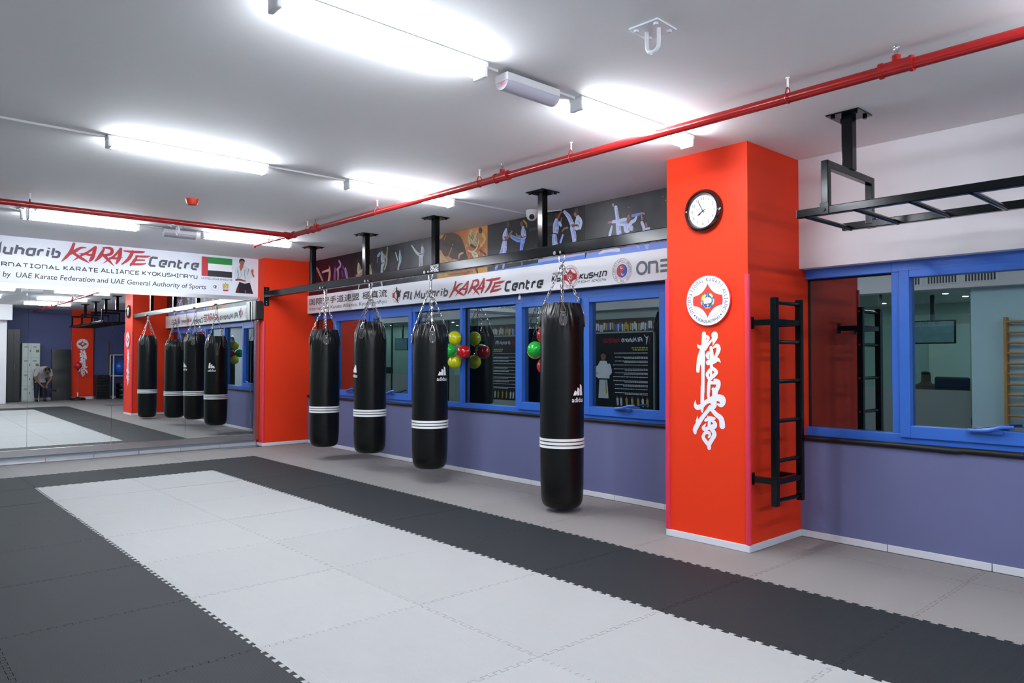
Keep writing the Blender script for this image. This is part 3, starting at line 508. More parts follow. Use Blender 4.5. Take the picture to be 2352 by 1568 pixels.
def emergency(x, y0, y1, zt, label, led):
    root = empty('emergency_light', (x, (y0+y1)/2, zt), label, 'emergency light')
    b = MB(); b.box((x-.055, y0, zt-.05), (x+.055, y1, zt-.001), WPLASTIC, .008); rel(b.build('housing'), root)
    LENS = mat('prismatic_lens', 'c9c9d6', .25, noise=.06, nscale=90)
    d = MB(); n = 9; pr = [(.052*math.cos(PI*i/(n-1)), -.05-.045*math.sin(PI*i/(n-1))) for i in range(n)]
    vs = [(x+a, y, zt+c) for y in (y0+.006, y1-.006) for a, c in pr]
    d.add(vs, [list(range(n)), list(range(n, 2*n))[::-1]] + [[i, n+i, n+(i+1) % n, (i+1) % n] for i in range(n)], LENS); rel(d.build('lens', smooth=40), root)
    l = MB(); yl = y0 if led < 0 else y1; l.lathe([(.002, -.001), (.0055, 0), (.0055, .004), (.003, .006)], LED, 10, (0, 0, 0), 'y'); o = l.build('indicator_light'); o.location = (x+.012, yl - (.006 if led < 0 else -.006), zt-.066); 
    if led < 0: o.rotation_euler = (0, 0, PI)
    rel(o, root)
emergency(8.78, -3.09, -2.66, H-.022, 'white emergency light with red lamp between the two nearest tube lamps', -1)
emergency(2.10, -2.93, -2.53, H-.022, 'white emergency light above the mirror wall sign', 1)
# ceiling hooks
def hook(x, y, rot, label):
    root = empty('ceiling_hook', (x, y, H), label, 'ceiling hook', 'white eye bolts on the ceiling', 0)
    M = Matrix.Translation((x, y, 0)) @ Matrix.Rotation(rot, 4, 'Z'); HK = mat('white_painted_steel', 'd3d5da', .35)
    b = MB(); b.box((-.085, -.085, H-.010), (.085, .085, H-.0005), HK, .002, M); rel(b.build('plate'), root)
    u = MB(); pts = [(-.035, 0, H-.01), (-.036, 0, H-.06)] + [(-.035*math.cos(a), 0, H-.085-.035*math.sin(a)) for a in [PI*i/8 for i in range(9)]] + [(.036, 0, H-.06), (.035, 0, H-.01)]
    u.tube([M @ Vector(p) for p in pts], .010, HK, 10); rel(u.build('loop', smooth=60), root)
    for sx in (-1, 1):
        for sy in (-1, 1):
            q = MB(); q.lathe([(.013, -.022), (.013, -.008)], HK, 6, M @ Vector((.058*sx, .058*sy, H))); rel(q.build('bolt'), root)
hook(9.68, -2.87, .05, 'white ceiling eye bolt close to the camera, alone above the floor')
hook(2.36, -2.83, .1, 'white ceiling eye bolt beside the far emergency light')
hook(2.30, -4.40, .1, 'white ceiling eye bolt at the left end of the far lamp')
# smoke detector
b = MB(); b.lathe([(.02, -.062), (.045, -.060), (.056, -.040), (.062, -.018), (.066, -.0005)], mat('orange_red_plastic', 'c93a1c', .35), 24, (4.05, -3.22, H)); tag(b.build('smoke_detector', smooth=40), 'orange red smoke detector on the ceiling between pipe and lamps', 'smoke detector')
# dome camera
root = empty('dome_camera', (6.02, -.22, H), 'white dome security camera on the ceiling above the fight posters', 'security camera')
b = MB(); b.lathe([(.062, -.05), (.066, -.03), (.068, -.0005)], WPLASTIC, 24, (6.02, -.22, H)); rel(b.build('base', smooth=40), root)
b = MB(); b.lathe([(.004, -.118), (.03, -.112), (.05, -.095), (.060, -.07), (.061, -.045)], WPLASTIC, 24, (6.02, -.22, H)); rel(b.build('dome', smooth=60), root)
d = (CAM-Vector((6.02, -.22, H-.07))).normalized(); b = MB(); p = Vector((6.02, -.22, H-.072)); b.tube([p+d*.048, p+d*.066], [.03, .028], BLACKM, 16); rel(b.build('lens'), root)
b = MB(); b.tube([(6.06, -.2, H-.02), (6.14, -.15, H-.012), (6.2, -.10, H-.02), (6.3, -.03, H-.012)], .006, WPLASTIC, 6); rel(b.build('cable'), root)

# ------------------------------------------------------------------ sprinkler pipe
ZP, YP = 2.982, -1.765
root = empty('sprinkler_pipe', (3.27, YP, ZP), 'red sprinkler pipe hung under the ceiling with a branch along the mirror side', 'pipe')
b = MB(); b.tube([(3.27, YP, ZP), (17.2, YP+.02, ZP)], .030, PIPE, 20); rel(b.build('main_pipe', smooth=50), root)
b = MB(); b.tube([(3.27, YP, ZP), (3.22, -5.97, ZP)], .030, PIPE, 20); rel(b.build('branch_pipe', smooth=50), root)
b = MB(); b.tube([(3.22, YP, ZP), (2.19, YP, ZP)], .016, PIPE, 14); b.tube([(2.19, YP, ZP), (2.165, YP, ZP-.004), (2.16, YP, ZP-.03)], .018, PIPE, 12); rel(b.build('end_pipe', smooth=50), root)
b = MB(); b.tube([(3.19, YP, ZP), (3.36, YP, ZP)], .038, PIPE, 20); b.tube([(3.27, YP, ZP), (3.27, YP-.09, ZP)], .038, PIPE, 20)
for x in (3.355, 3.195): b.tube([(x-.008, YP, ZP), (x+.008, YP, ZP)], .043, PIPE, 20)
rel(b.build('tee_joint', smooth=40), root)
for x in (3.92, 7.28, 10.42, 13.6):
    b = MB(); b.tube([(x-.075, YP, ZP), (x+.075, YP, ZP)], .037, PIPE, 20)
    for s in (-.075, .075): b.tube([(x+s-.009, YP, ZP), (x+s+.009, YP, ZP)], .042, PIPE, 20)
    b.tube([(x, YP, ZP+.03), (x, YP, ZP+.062)], .022, PIPE, 14); j = rel(b.build('sprinkler_joint', smooth=40), root)
    s = MB(); s.tube([(x, YP, ZP+.06), (x, YP, ZP+.075), (x, YP, ZP+.09)], [.014, .009, .008], CHROME, 10)
    for q in (-.010, .010): s.tube([(x+q, YP, ZP+.075), (x+q*1.3, YP, ZP+.095), (x, YP, ZP+.108)], .003, CHROME, 6)
    s.lathe([(.020, ZP+.108), (.020, ZP+.111)], CHROME, 14, (x, YP, 0)); rel(s.build('sprinkler_head', smooth=40), root)
for (x, y, ax) in [(3.72, YP, 0), (5.30, YP, 0), (6.98, YP, 0), (8.08, YP, 0), (9.82, YP, 0), (12.4, YP, 0), (15, YP, 0), (3.23, -4.52, 1), (2.62, YP, 2)]:
    h = MB(); k = .55 if ax == 2 else 1
    h.tube([(x, y, ZP+.058*k), (x, y, H-.0005)], .006, WPLASTIC, 8); h.lathe([(.012, H-.006), (.012, H-.0005)], WPLASTIC, 10, (x, y, 0)); rel(h.build('hanger_rod'), root)
    c = MB(); pts = []
    for i in range(17):
        a = -PI*.5 + 2*PI*i/16; rr = .034*k
        pts.append((rr*math.cos(a), rr*math.sin(a)))
    # a pear-shaped strap around the pipe
    strap = [(0.0, .062*k), (.016*k, .05*k), (.034*k, .0)] + [(.034*k*math.cos(a), .034*k*math.sin(a)) for a in (-.5, -1.0, -PI/2, -PI+1.0, -PI+.5)] + [(-.034*k, 0), (-.016*k, .05*k)]
    P3 = [((x+0 if ax != 1 else x+u), (y+u if ax != 1 else y), ZP+v) for u, v in strap]
    c.tube(P3, .0045, PIPE, 8, closed=True); rel(c.build('hanger_strap', smooth=60), root)

# ------------------------------------------------------------------ mirror wall
DT = .012
def mx(y): return .05+DT*(y+2.5)
MP = Pl((.05-2.5*-DT, 0, 0), (DT, 1, 0), (0, 0, 1))
edges = [-.945, -1.967, -3.0, -4.036, -5.07, -6.1]
for k in range(5):
    y1, y0 = edges[k]-.0015, edges[k+1]+.0015
    b = MB(); b.prism([(y0, .17), (y1, .17), (y1, 2.42), (y0, 2.42)], MP, -.005, 0, MIRROR)
    tag(b.build('mirror_panel'), 'floor-to-sign wall mirror panel, %s from the red corner pilaster' % ORD[k+1], 'mirror', 'mirror panels on the left wall')
b = MB(); b.prism([(-6.15, .105), (-.81, .105), (-.81, .19), (-6.15, .19)], MP, .0005, .022, STEEL); b.prism([(-6.15, .186), (-.81, .186), (-.81, .192), (-6.15, .192)], MP, .0005, .026, STEEL)
tag(b.build('steel_strip'), 'polished steel strip along the bottom edge of the mirrors', 'metal strip', 'steel edging of the mirror wall')
b = MB(); b.prism([(-6.15, 2.395), (-.81, 2.395), (-.81, 2.455), (-6.15, 2.455)], MP, .0005, .02, STEEL)
tag(b.build('steel_strip'), 'polished steel strip between the mirrors and the sign above', 'metal strip', 'steel edging of the mirror wall')
b = MB(); b.prism([(-.945, .192), (-.905, .192), (-.905, 2.395), (-.945, 2.395)], MP, -.02, .006, mat_mirror('mirror_edge', (.8, .8, .8), .03)); b.prism([(-.90, .192), (-.81, .192), (-.81, 2.395), (-.90, 2.395)], MP, -.02, .016, STEEL)
tag(b.build('steel_strip'), 'upright steel channel closing the mirrors at the red corner pilaster', 'metal strip', 'steel edging of the mirror wall')
# sign over the mirrors
INKG, INKD, INKR = pm('4d4f5c'), pm('23252e'), pm('b8262e')
root = empty('wall_sign', (0, -3.4, 2.46), 'long white sign over the mirrors with flag and man in white jacket', 'sign')
b = MB(); b.box((-.029, -6.12, 2.46), (.0, -PW-.004, H-.0005), WSIGN, .002); rel(b.build('sign_panel'), root)
b = MB(); e = .002
techno(b, 'Muharib', MIR, -4.50, -3.69, 2.845, 3.00, e, INKG, .205, .16); techno(b, '@l', MIR, -4.82, -4.60, 2.845, 3.00, e, INKG, .205, .16)
techno(b, 'Centre', MIR, -2.50, -1.80, 2.832, 2.99, e, INKG, .205, .16)
karate(b, MIR, -3.649, 2.795, 1.172, .278, e, INKR)
rel(b.build('title_lettering'), root); b = MB()
techno(b, 'INT&RNATIONAL', MIR, -4.638, -3.675, 2.683, 2.742, e, INKD, .16); b = part(b, 'subtitle_word', root)
techno(b, 'KARAT&', MIR, -3.62, -3.19, 2.686, 2.748, e, INKD, .16)
b = part(b, 'subtitle_word', root)
techno(b, 'ALLIANC&', MIR, -3.15, -2.64, 2.690, 2.753, e, INKD, .16); b = part(b, 'subtitle_word', root)
techno(b, 'K%OKUSHINR%U', MIR, -2.59, -1.795, 2.696, 2.758, e, INKD, .16)
rel(b.build('subtitle_word'), root); b = MB()
text(b, 'UAE Karate Federation and UAE General Authority of Sports', MIR, -4.19, -1.662, 2.518, 2.614, e, INKD, .006, .12); b = part(b, 'approval_lettering', root); text(b, 'Approved by', MIR, -4.76, -4.25, 2.518, 2.614, e, INKD, .006, .12)
rel(b.build('approval_lettering'), root)
f = MB(); FR, FG, FW, FK = pm('c22f36'), pm('1d8a3c'), pm('f0f1f6'), pm('25252c')
f.flat([(-1.728, 2.752), (-1.24, 2.752), (-1.24, 3.064), (-1.728, 3.064)], MIR, .0012, pm('9fa3a8'))
f.flat([(-1.725, 2.755), (-1.629, 2.755), (-1.629, 3.061), (-1.725, 3.061)], MIR, e, FR); f.flat([(-1.629, 2.959), (-1.243, 2.959), (-1.243, 3.061), (-1.629, 3.061)], MIR, e, FG)
f.flat([(-1.629, 2.850), (-1.243, 2.850), (-1.243, 2.959), (-1.629, 2.959)], MIR, e, FW); f.flat([(-1.629, 2.755), (-1.243, 2.755), (-1.243, 2.850), (-1.629, 2.850)], MIR, e, FK)
text(f, 'UNITED ARAB EMIRATES', MIR, -1.728, -1.240, 2.700, 2.732, e, INKD)
tag(rel(f.build('flag_print'), root), 'printed flag of red, green, white and black over small capitals')
c = MB()
c.disc((-1.515, 2.589), .064, MIR, .0012, pm('b9bcc4')); c.disc((-1.515, 2.590), .060, MIR, .0016, pm('e4e6ec'))
c.flat([(-1.538, 2.615), (-1.492, 2.615), (-1.488, 2.585), (-1.515, 2.562), (-1.542, 2.585)], MIR, e, pm('3a4a3c')); c.flat([(-1.53, 2.606), (-1.515, 2.606), (-1.515, 2.572), (-1.532, 2.586)], MIR, .0024, pm('d8d9de')); c.flat([(-1.515, 2.606), (-1.5, 2.606), (-1.498, 2.586), (-1.515, 2.572)], MIR, .0024, FR)
c.stroke([(-1.535, 2.565, .006), (-1.515, 2.575, .006), (-1.495, 2.56, .006)], MIR, .0026, pm('8a2a2a'))
GO = pm('b9a84a')
c.flat([(-1.395, 2.64), (-1.370, 2.655), (-1.344, 2.642), (-1.318, 2.655), (-1.293, 2.64), (-1.300, 2.60), (-1.318, 2.575), (-1.37, 2.575), (-1.388, 2.60)], MIR, e, GO); c.flat([(-1.352, 2.65), (-1.336, 2.65), (-1.338, 2.675), (-1.35, 2.675)], MIR, e, GO)
for s in (-1, 1):
    for q in range(3): c.stroke([(-1.344+s*.022, 2.59-.012*q, .006), (-1.344+s*.050, 2.60-.014*q, .005)], MIR, .0024, pm('9a9a8c'))
c.disc((-1.344, 2.604), .016, MIR, .0026, pm('e9e2d0')); c.disc((-1.344, 2.604), .008, MIR, .003, FR); c.flat([(-1.392, 2.556), (-1.296, 2.556), (-1.305, 2.532), (-1.383, 2.532)], MIR, e, pm('b4353a')); c.flat([(-1.385, 2.575), (-1.303, 2.575), (-1.3, 2.557), (-1.388, 2.557)], MIR, .0022, pm('d5d6d8'))
rel(c.build('crest_prints'), root)
p = MB()          # printed man in a white jacket
HK, JK, JS, SK, HR = pm('1d1a26'), pm('ccd5dc'), pm('8fa0ae'), pm('b06a55'), pm('241c1c')
p.flat([(-1.185, 2.515), (-.885, 2.512), (-.915, 2.60), (-.945, 2.70), (-1.12, 2.70), (-1.16, 2.60)], MIR, .0012, HK)
p.flat([(-1.185, 2.71), (-1.205, 2.80), (-1.19, 2.90), (-1.13, 2.955), (-1.05, 2.975), (-.985, 2.955), (-.935, 2.90), (-.90, 2.81), (-.875, 2.83), (-.862, 2.80), (-.90, 2.765), (-.935, 2.78), (-.935, 2.70), (-1.03, 2.675), (-1.13, 2.70), (-1.145, 2.735)], MIR, .0016, JK)
p.stroke([(-1.15, 2.88, .02), (-1.14, 2.80, .016), (-1.16, 2.74, .01)], MIR, .0020, JS); p.stroke([(-1.03, 2.90, .018), (-1.035, 2.82, .014), (-1.02, 2.75, .01)], MIR, .0020, JS); p.stroke([(-.97, 2.92, .02), (-.985, 2.83, .015)], MIR, .0020, JS); p.stroke([(-1.10, 2.87, .008), (-1.09, 2.80, .008), (-1.13, 2.77, .008)], MIR, .0020, JS)
p.flat([(-1.125, 2.955), (-1.105, 2.985), (-1.06, 2.985), (-1.055, 2.955), (-1.10, 2.87)], MIR, .0022, SK)
p.disc((-1.082, 3.020), .040, MIR, .0024, SK, 20, .054); p.flat([(-1.130, 3.01), (-1.127, 3.06), (-1.10, 3.085), (-1.06, 3.085), (-1.035, 3.06), (-1.033, 3.01), (-1.043, 3.04), (-1.075, 3.055), (-1.11, 3.045), (-1.12, 3.02)], MIR, .0026, HR)
p.stroke([(-1.10, 3.028, .006), (-1.085, 3.03, .005)], MIR, .0028, HR); p.stroke([(-1.068, 3.03, .005), (-1.053, 3.028, .006)], MIR, .0028, HR); p.stroke([(-1.077, 3.02, .005), (-1.073, 3.005, .008)], MIR, .0028, pm('8e4f42')); p.stroke([(-1.09, 2.990, .004), (-1.064, 2.990, .004)], MIR, .0028, pm('7c3a34'))
p.stroke([(-1.175, 2.725, .03), (-1.12, 2.735, .032), (-1.06, 2.725, .026), (-1.015, 2.718, .012)], MIR, .0026, pm('94392f')); p.stroke([(-.885, 2.81, .03), (-.905, 2.86, .032), (-.905, 2.885, .044)], MIR, .0026, SK)
for a, dx in ((0, -.022), (1, -.008), (2, .006), (3, .016)): p.stroke([(-.905+dx*.6, 2.895, .009), (-.905+dx, 2.93-(.012 if a in (0, 3) else 0), .008)], MIR, .0028, SK)
p.stroke([(-.92, 2.88, .01), (-.935, 2.90, .008)], MIR, .0028, SK)
p.stroke([(-1.135, 2.60, .012), (-1.145, 2.53, .012)], MIR, .0020, pm('8e3324')); p.stroke([(-1.02, 2.56, .012), (-1.018, 2.53, .012)], MIR, .0020, pm('a8842c'))
tag(rel(p.build('portrait_print'), root), 'printed man in white martial arts jacket with raised hand')
# speaker at the mirror end
root = empty('wall_speaker', (.12, -.88, 2.08), 'black wall speaker at the end of the mirrors beside the red pilaster', 'speaker')
b = MB(); b.box((.088, -.955, 2.075), (.27, -.825, 2.38), mat('black_speaker_box', '111114', .3), .010); rel(b.build('cabinet'), root)
b = MB(); b.box((.27, -.948, 2.085), (.282, -.832, 2.37), mat('black_speaker_grille', '0b0b0c', .55, bump=.5, bscale=400), .006); rel(b.build('grille'), root)
b = MB(); b.box((.10, -.962, 2.075), (.13, -.954, 2.38), mat('silver_trim', 'a8b4b4', .3, .6), .002); rel(b.build('side_trim'), root)
b = MB()
for z in (2.065, 2.383): b.lathe([(.008, z-.006), (.008, z+.006)], CHROME, 8, (.2, -.89, 0))
b.box((.21, -.825, 2.19), (.228, -.806, 2.27), BLACKM); rel(b.build('mounting_bracket'), root)

# ------------------------------------------------------------------ sign and fight posters on the window wall
root = empty('wall_sign', (4.2, -.015, 2.21), 'long white sign over the windows with red brush lettering and round emblems', 'sign')
b = MB(); b.box((PX+.004, -.030, 2.208), (X1-.003, -.0006, 2.512), WSIGN2, .002); rel(b.build('sign_panel'), root)
b = MB(); e = .032; INK = pm('3a3430')
for s, x0, x1 in (('国際空手道連盟', .312, 1.965), ('極真流', 2.06, 2.755)): text(b, s, WIN, x0, x1, 2.345, 2.462, e, INK, .008)
text(b, 'International Karate Alliance, KyokushinRyu', WIN, .315, 2.74, 2.240, 2.312, e, pm('55525a'))
rel(b.build('character_lettering'), root); b = MB()
techno(b, '@l', WIN, 3.182, 3.388, 2.266, 2.388, e, INKG, .22, .25); techno(b, 'Muharib', WIN, 3.46, 4.205, 2.264, 2.384, e, INKG, .21, .25)
karate(b, WIN, 4.256, 2.230, 1.104, .208, e, INKR); techno(b, 'Centre', WIN, 5.36, 5.985, 2.246, 2.372, e, INKD, .215, .2)
rel(b.build('title_lettering'), root); b = MB()
techno(b, 'KY', WIN, 6.150, 6.275, 2.300, 2.375, e, INKD, .2, .2, .12)
for q in (2.385, 2.397): b.stroke([(6.165, q, .006), (6.30, q, .006)], WIN, e, INKD)
b = part(b, 'name_lettering', root)
techno(b, 'KUSHIN', WIN, 6.567, 6.935, 2.299, 2.361, e, INKD, .22, .25, .25); rel(b.build('name_lettering'), root); b = MB()
techno(b, 'FIGHT', WIN, 6.549, 6.715, 2.256, 2.281, e, INKG, .13, .2); techno(b, 'ACADEMY', WIN, 6.74, 6.935, 2.257, 2.283, e, INKG, .13, .2)
rel(b.build('academy_lettering'), root); b = MB(); GR = pm('6d7482')
b.ring((7.402, 2.345), .044, .071, WIN, e, GR); b.stroke([(7.488, 2.283, .030), (7.492, 2.40, .030)], WIN, e, GR, smooth=False); b.stroke([(7.492, 2.39, .028), (7.57, 2.39, .028), (7.585, 2.375, .028), (7.588, 2.283, .030)], WIN, e, GR, smooth=False)
for q in (2.296, 2.346, 2.397): b.stroke([(7.625, q, .026), (7.74, q, .026)], WIN, e, GR, smooth=False)
rel(b.build('end_lettering'), root)
def star4(c, r, k=.62, n=10):                        # four-pointed star with concave sides
    out = []
    for i in range(4):
        a0 = PI/2 + i*PI/2; p0 = (r*math.cos(a0), r*math.sin(a0)); a1 = a0+PI/2; p1 = (r*math.cos(a1), r*math.sin(a1)); q = ((p0[0]+p1[0])*.5*(1-k), (p0[1]+p1[1])*.5*(1-k))
        for j in range(n):
            t = j/n; out.append((c[0]+p0[0]*(1-t)**2+2*q[0]*t*(1-t)+p1[0]*t*t, c[1]+p0[1]*(1-t)**2+2*q[1]*t*(1-t)+p1[1]*t*t))
    return out
def kan(mb, c, r, pl, h, red, wide=.34):             # four-lobed star with two broad arms cut by the circle
    up_ = []
    N = 12
    for sx, sy in ((1, 1), (-1, 1), (-1, -1), (1, -1)):
        seg = []
        for j in range(N+1):
            t = j/N; p0 = (0, r); p1 = (.30*r, .34*r); p2 = (r*math.sqrt(1-wide*wide), wide*r)
            seg.append((c[0]+sx*(p0[0]*(1-t)**2+2*p1[0]*t*(1-t)+p2[0]*t*t), c[1]+sy*(p0[1]*(1-t)**2+2*p1[1]*t*(1-t)+p2[1]*t*t)))
        if sx*sy < 0: seg = seg[::-1]
        up_.append(seg)
    # order: top->right, right->bottom ...
    poly = up_[0] + [(c[0]+r, c[1])] + up_[3] + up_[2] + [(c[0]-r, c[1])] + up_[1]
    mb.flat(poly, pl, h, red)
g = MB(); c = (3.003, 2.356)
g.ring(c, .098, .103, WIN, e, INKR); kan(g, c, .098, WIN, e+.0004, INKR); g.disc(c, .040, WIN, e+.0008, WSIGN, 20, .052)
for l in ([(3.0, 2.47, .014), (3.02, 2.42, .03), (3.03, 2.38, .045)], [(3.02, 2.40, .05), (3.06, 2.38, .07), (3.055, 2.345, .05)], [(3.06, 2.39, .03), (3.11, 2.395, .02), (3.118, 2.42, .012)], [(3.04, 2.36, .045), (3.03, 2.30, .03), (3.045, 2.25, .018), (3.058, 2.248, .012)]): g.stroke(l, WIN, e+.0012, INKD)
rel(g.build('kick_logo'), root)
g = MB(); c = (6.428, 2.336)
g.ring(c, .124, .127, WIN, e, INKR); g.ring(c, .094, .101, WIN, e, INKR); kan(g, c, .094, WIN, e+.0003, INKR); g.ring(c, .030, .034, WIN, e+.0006, WSIGN); g.ring(c, .014, .019, WIN, e+.0006, WSIGN)
ringtext(g, 'INTERNATIONAL KARATE ALLIANCE', c, .112, .013, PI*1.22, -PI*.22, WIN, e, INKD); ringtext(g, 'KYOKUSHINRYU', c, .112, .013, PI*1.30, PI*1.70, WIN, e, INKD, inward=True)
rel(g.build('round_emblem'), root)
g = MB(); c = (7.149, 2.340); RD, BL = pm('c8434c'), pm('4656b8')
g.ring(c, .124, .127, WIN, e, INKR); g.ring(c, .084, .086, WIN, e, INKD)
n = 24; Rr = .069
arc = lambda r, a0, a1, cc: [(cc[0]+r*math.cos(a0+(a1-a0)*i/n), cc[1]+r*math.sin(a0+(a1-a0)*i/n)) for i in range(n+1)]
g.flat(arc(Rr, PI/2, PI*1.5, c) + arc(Rr/2, -PI/2, PI/2, (c[0], c[1]-Rr/2))[0:0] + [(c[0]-.02, c[1]-.03), (c[0]+.004, c[1]), (c[0]+.036, c[1]+.022), (c[0]+.034, c[1]+.05)], WIN, e, RD)
g.flat(arc(Rr, -PI/2, PI/2, c) + [(c[0]+.030, c[1]+.05), (c[0]+.036, c[1]+.02), (c[0]+.004, c[1]-.002), (c[0]-.02, c[1]-.032)], WIN, e+.0004, BL)
for cc, m_ in (((c[0]-.004, c[1]+.034), RD), ((c[0]+.008, c[1]-.034), BL)):
    g.disc(cc, .016, WIN, e+.0008, WSIGN, 16); g.disc((cc[0]+.006, cc[1]+.006), .010, WIN, e+.0012, m_, 12)
ringtext(g, 'FULL CONTACT KARATE ORGANIZATION', c, .105, .021, PI*1.32, -PI*.32, WIN, e, pm('55565e')); ringtext(g, 'FKO', c, .105, .021, PI*1.44, PI*1.56, WIN, e, pm('55565e'), inward=True)
rel(g.build('swirl_emblem'), root)
# fight photo strip
def grad(name, cols, scale=2.6, lo=.35, hi=.68):                        # printed backdrop with soft tones
    if name in MATS: return MATS[name]
    m = mat(name, cols[0], .38, spec=.4); nt = m.node_tree; bs = nt.nodes['Principled BSDF']
    tc = nt.nodes.new('ShaderNodeTexCoord'); n = nt.nodes.new('ShaderNodeTexNoise'); n.inputs['Scale'].default_value = scale; n.inputs['Detail'].default_value = 3
    nt.links.new(tc.outputs['Object'], n.inputs['Vector']); r = nt.nodes.new('ShaderNodeValToRGB')
    r.color_ramp.elements[0].position = lo; r.color_ramp.elements[1].position = hi
    r.color_ramp.elements[0].color = (*lin(cols[0]), 1); r.color_ramp.elements[1].color = (*lin(cols[1]), 1)
    nt.links.new(n.outputs['Fac'], r.inputs[0]); nt.links.new(r.outputs[0], bs.inputs['Base Color']); return m
PANELS = [(PX+.004, 1.70, grad('print_maroon', ['120a16', '2c1026']), 'photo print of kick boxers under dark stage light at the mirror end', 0),
          (1.70, 2.19, grad('print_black', ['0f0c12', '241a24']), 'photo print of two fighters in cream suits', 1),
          (2.19, 3.95, grad('print_slate', ['22222a', '4c4d56']), 'photo print of karate kicks on a slate background', 2),
          (3.95, 5.00, grad('print_orange', ['a8531f', 'c98a3c']), 'orange painted poster of a man above a dark animal', 3),
          (5.00, 6.62, grad('print_night', ['0d0f14', '1c1e24']), 'photo print of two karate fighters in white on blue mat', 4),
          (6.62, X1-.003, grad('print_spot', ['18191e', '3c3d43']), 'photo print of high kick demonstration next to the clock pillar', 5)]
def clipdot(b, n, x0, x1, z0, z1, cols, h, r0=.006, r1=.016):
    for _ in range(n):
        x = R.uniform(x0, x1); z = R.uniform(z0, z1); q = R.uniform(r0, r1); b.flat([(x-q, z-q), (x+q*.8, z-q*1.2), (x+q, z+q), (x-q*.7, z+q*1.1)], WIN, h, pm(R.choice(cols)))
for x0, x1, m, lab, k in PANELS:
    root = empty('fight_poster', ((x0+x1)/2, -.002, 2.52), lab, 'poster', 'photo strip under the ceiling')
    b = MB(); b.box((x0+.001, -.0035, 2.514), (x1-.001, -.0005, H-.002), m); rel(b.build('print'), root)
    b = MB()
    if k == 0:
        b.flat([(x0+.01, 2.515), (x1-.01, 2.515), (x1-.01, 2.56), (x0+.01, 2.55)], WIN, .0040, pm('2a1024'))
        clipdot(b, 10, x0+.1, x1-.1, 2.85, 3.02, ['c8c0d0', '8060a0'], .0042, .003, .006); b.stroke([(.5, 2.72, .01), (.95, 2.72, .01)], WIN, .0044, pm('702030')); b.stroke([(1.35, 2.74, .008), (1.66, 2.83, .006)], WIN, .0044, pm('702030'))
    if k == 3:
        b.flat([(x0+.002, 2.515), (x1-.002, 2.515), (x1-.002, 2.60), (x0+.5, 2.585), (x0+.002, 2.60)], WIN, .0040, pm('c9953c'))
        for _ in range(40):
            x = R.uniform(x0+.05, x1-.06); z = R.uniform(2.63, 3.05); b.stroke([(x, z, .004), (x+R.uniform(-.03, .03), z-R.uniform(.03, .09), R.uniform(.008, .02)), (x+R.uniform(-.05, .05), z-R.uniform(.08, .14), .003)][:2], WIN, .0040, pm(R.choice(['8a3c14', 'd9a850', 'b86a24', '7a3312', 'e0b868'])))
    if k == 4:
        b.flat([(x0+.001, 2.515), (x1, 2.515), (x1, 2.562), (x0+.001, 2.524)], WIN, .0040, pm('5c84de')); b.flat([(x0+.9, 2.545), (x1, 2.562), (x1, 2.60), (x0+.9, 2.583)], WIN, .0040, pm('a9b4e0'))
        clipdot(b, 90, x0+.05, x1-.02, 2.60, 2.68, ['30333a', '5a5048', '8a8278', '20242c', '6c7484'], .0042, .005, .014); clipdot(b, 16, 5.85, 6.25, 2.72, 2.84, ['8a8f98', '5a5f66', '7a4a38'], .0042, .004, .008)
        b.flat([(5.75, 2.92), (6.18, 2.945), (6.18, 2.99), (5.75, 2.955)], WIN, .0040, pm('343a44'))
    if k == 5:
        b.flat([(x0, 2.515), (x1-.14, 2.515), (x1-.64, 2.575), (x1-.64, 2.60), (x0+.03, 2.575)], WIN, .0040, pm('7a96e6')); b.flat([(x1-.64, 2.515), (x1-.14, 2.515), (x1-.14, 2.60), (x1-.64, 2.59)], WIN, .0041, pm('7a96e6'))
        b.stroke([(x0+.08, 2.578, .007), (7.55, 2.59, .007)], WIN, .0044, pm('b83038')); clipdot(b, 60, x0-.0+.01, x0+.12, 2.58, 2.62, ['40444c', '7a7468', 'a09c94', '2a2c34'], .0042, .004, .012); clipdot(b, 8, 7.0, 8.1, 2.8, 3.06, ['b0b0b4'], .0042, .002, .005)
    lay = .0052; b.plain = True
    for colr, pts in FIGS:
        xm = sum(p[0] for p in pts)/len(pts)
        if x0 <= xm < x1:
            lay += .00003; q = [(min(max(p[0], x0+.02), x1-.02), min(p[1], H-.03), p[2]) for p in pts]; b.stroke(q, WIN, lay, pm(colr)); wm = max(a[2] for a in q)
            if wm > .045:
                dk = '%02x%02x%02x' % tuple(int(int(colr[i:i+2], 16)*f) for i, f in ((0, .74), (2, .76), (4, .84)))
                lay += .00003; b.stroke([(a[0]+a[2]*.26, a[1]-a[2]*.05, a[2]*.34) for a in q], WIN, lay, pm(dk)); lay += .00003; b.stroke([(a[0]-a[2]*.15+R.uniform(-.006, .006), a[1], a[2]*.09) for a in q], WIN, lay, pm(dk))
    rel(b.build('figures'), root)
# little clip hanging under the sign
b = MB(); b.tube([(5.60, -.012, 2.205), (5.60, -.012, 2.185)], .004, CHROME, 6); b.lathe([(.008, 2.135), (.022, 2.14), (.02, 2.165), (.010, 2.185)], WPLASTIC, 10, (5.60, -.012, 0)); tag(b.build('hanging_clip', smooth=50), 'tiny white clip hanging below the white sign between the two right bags', 'clip')

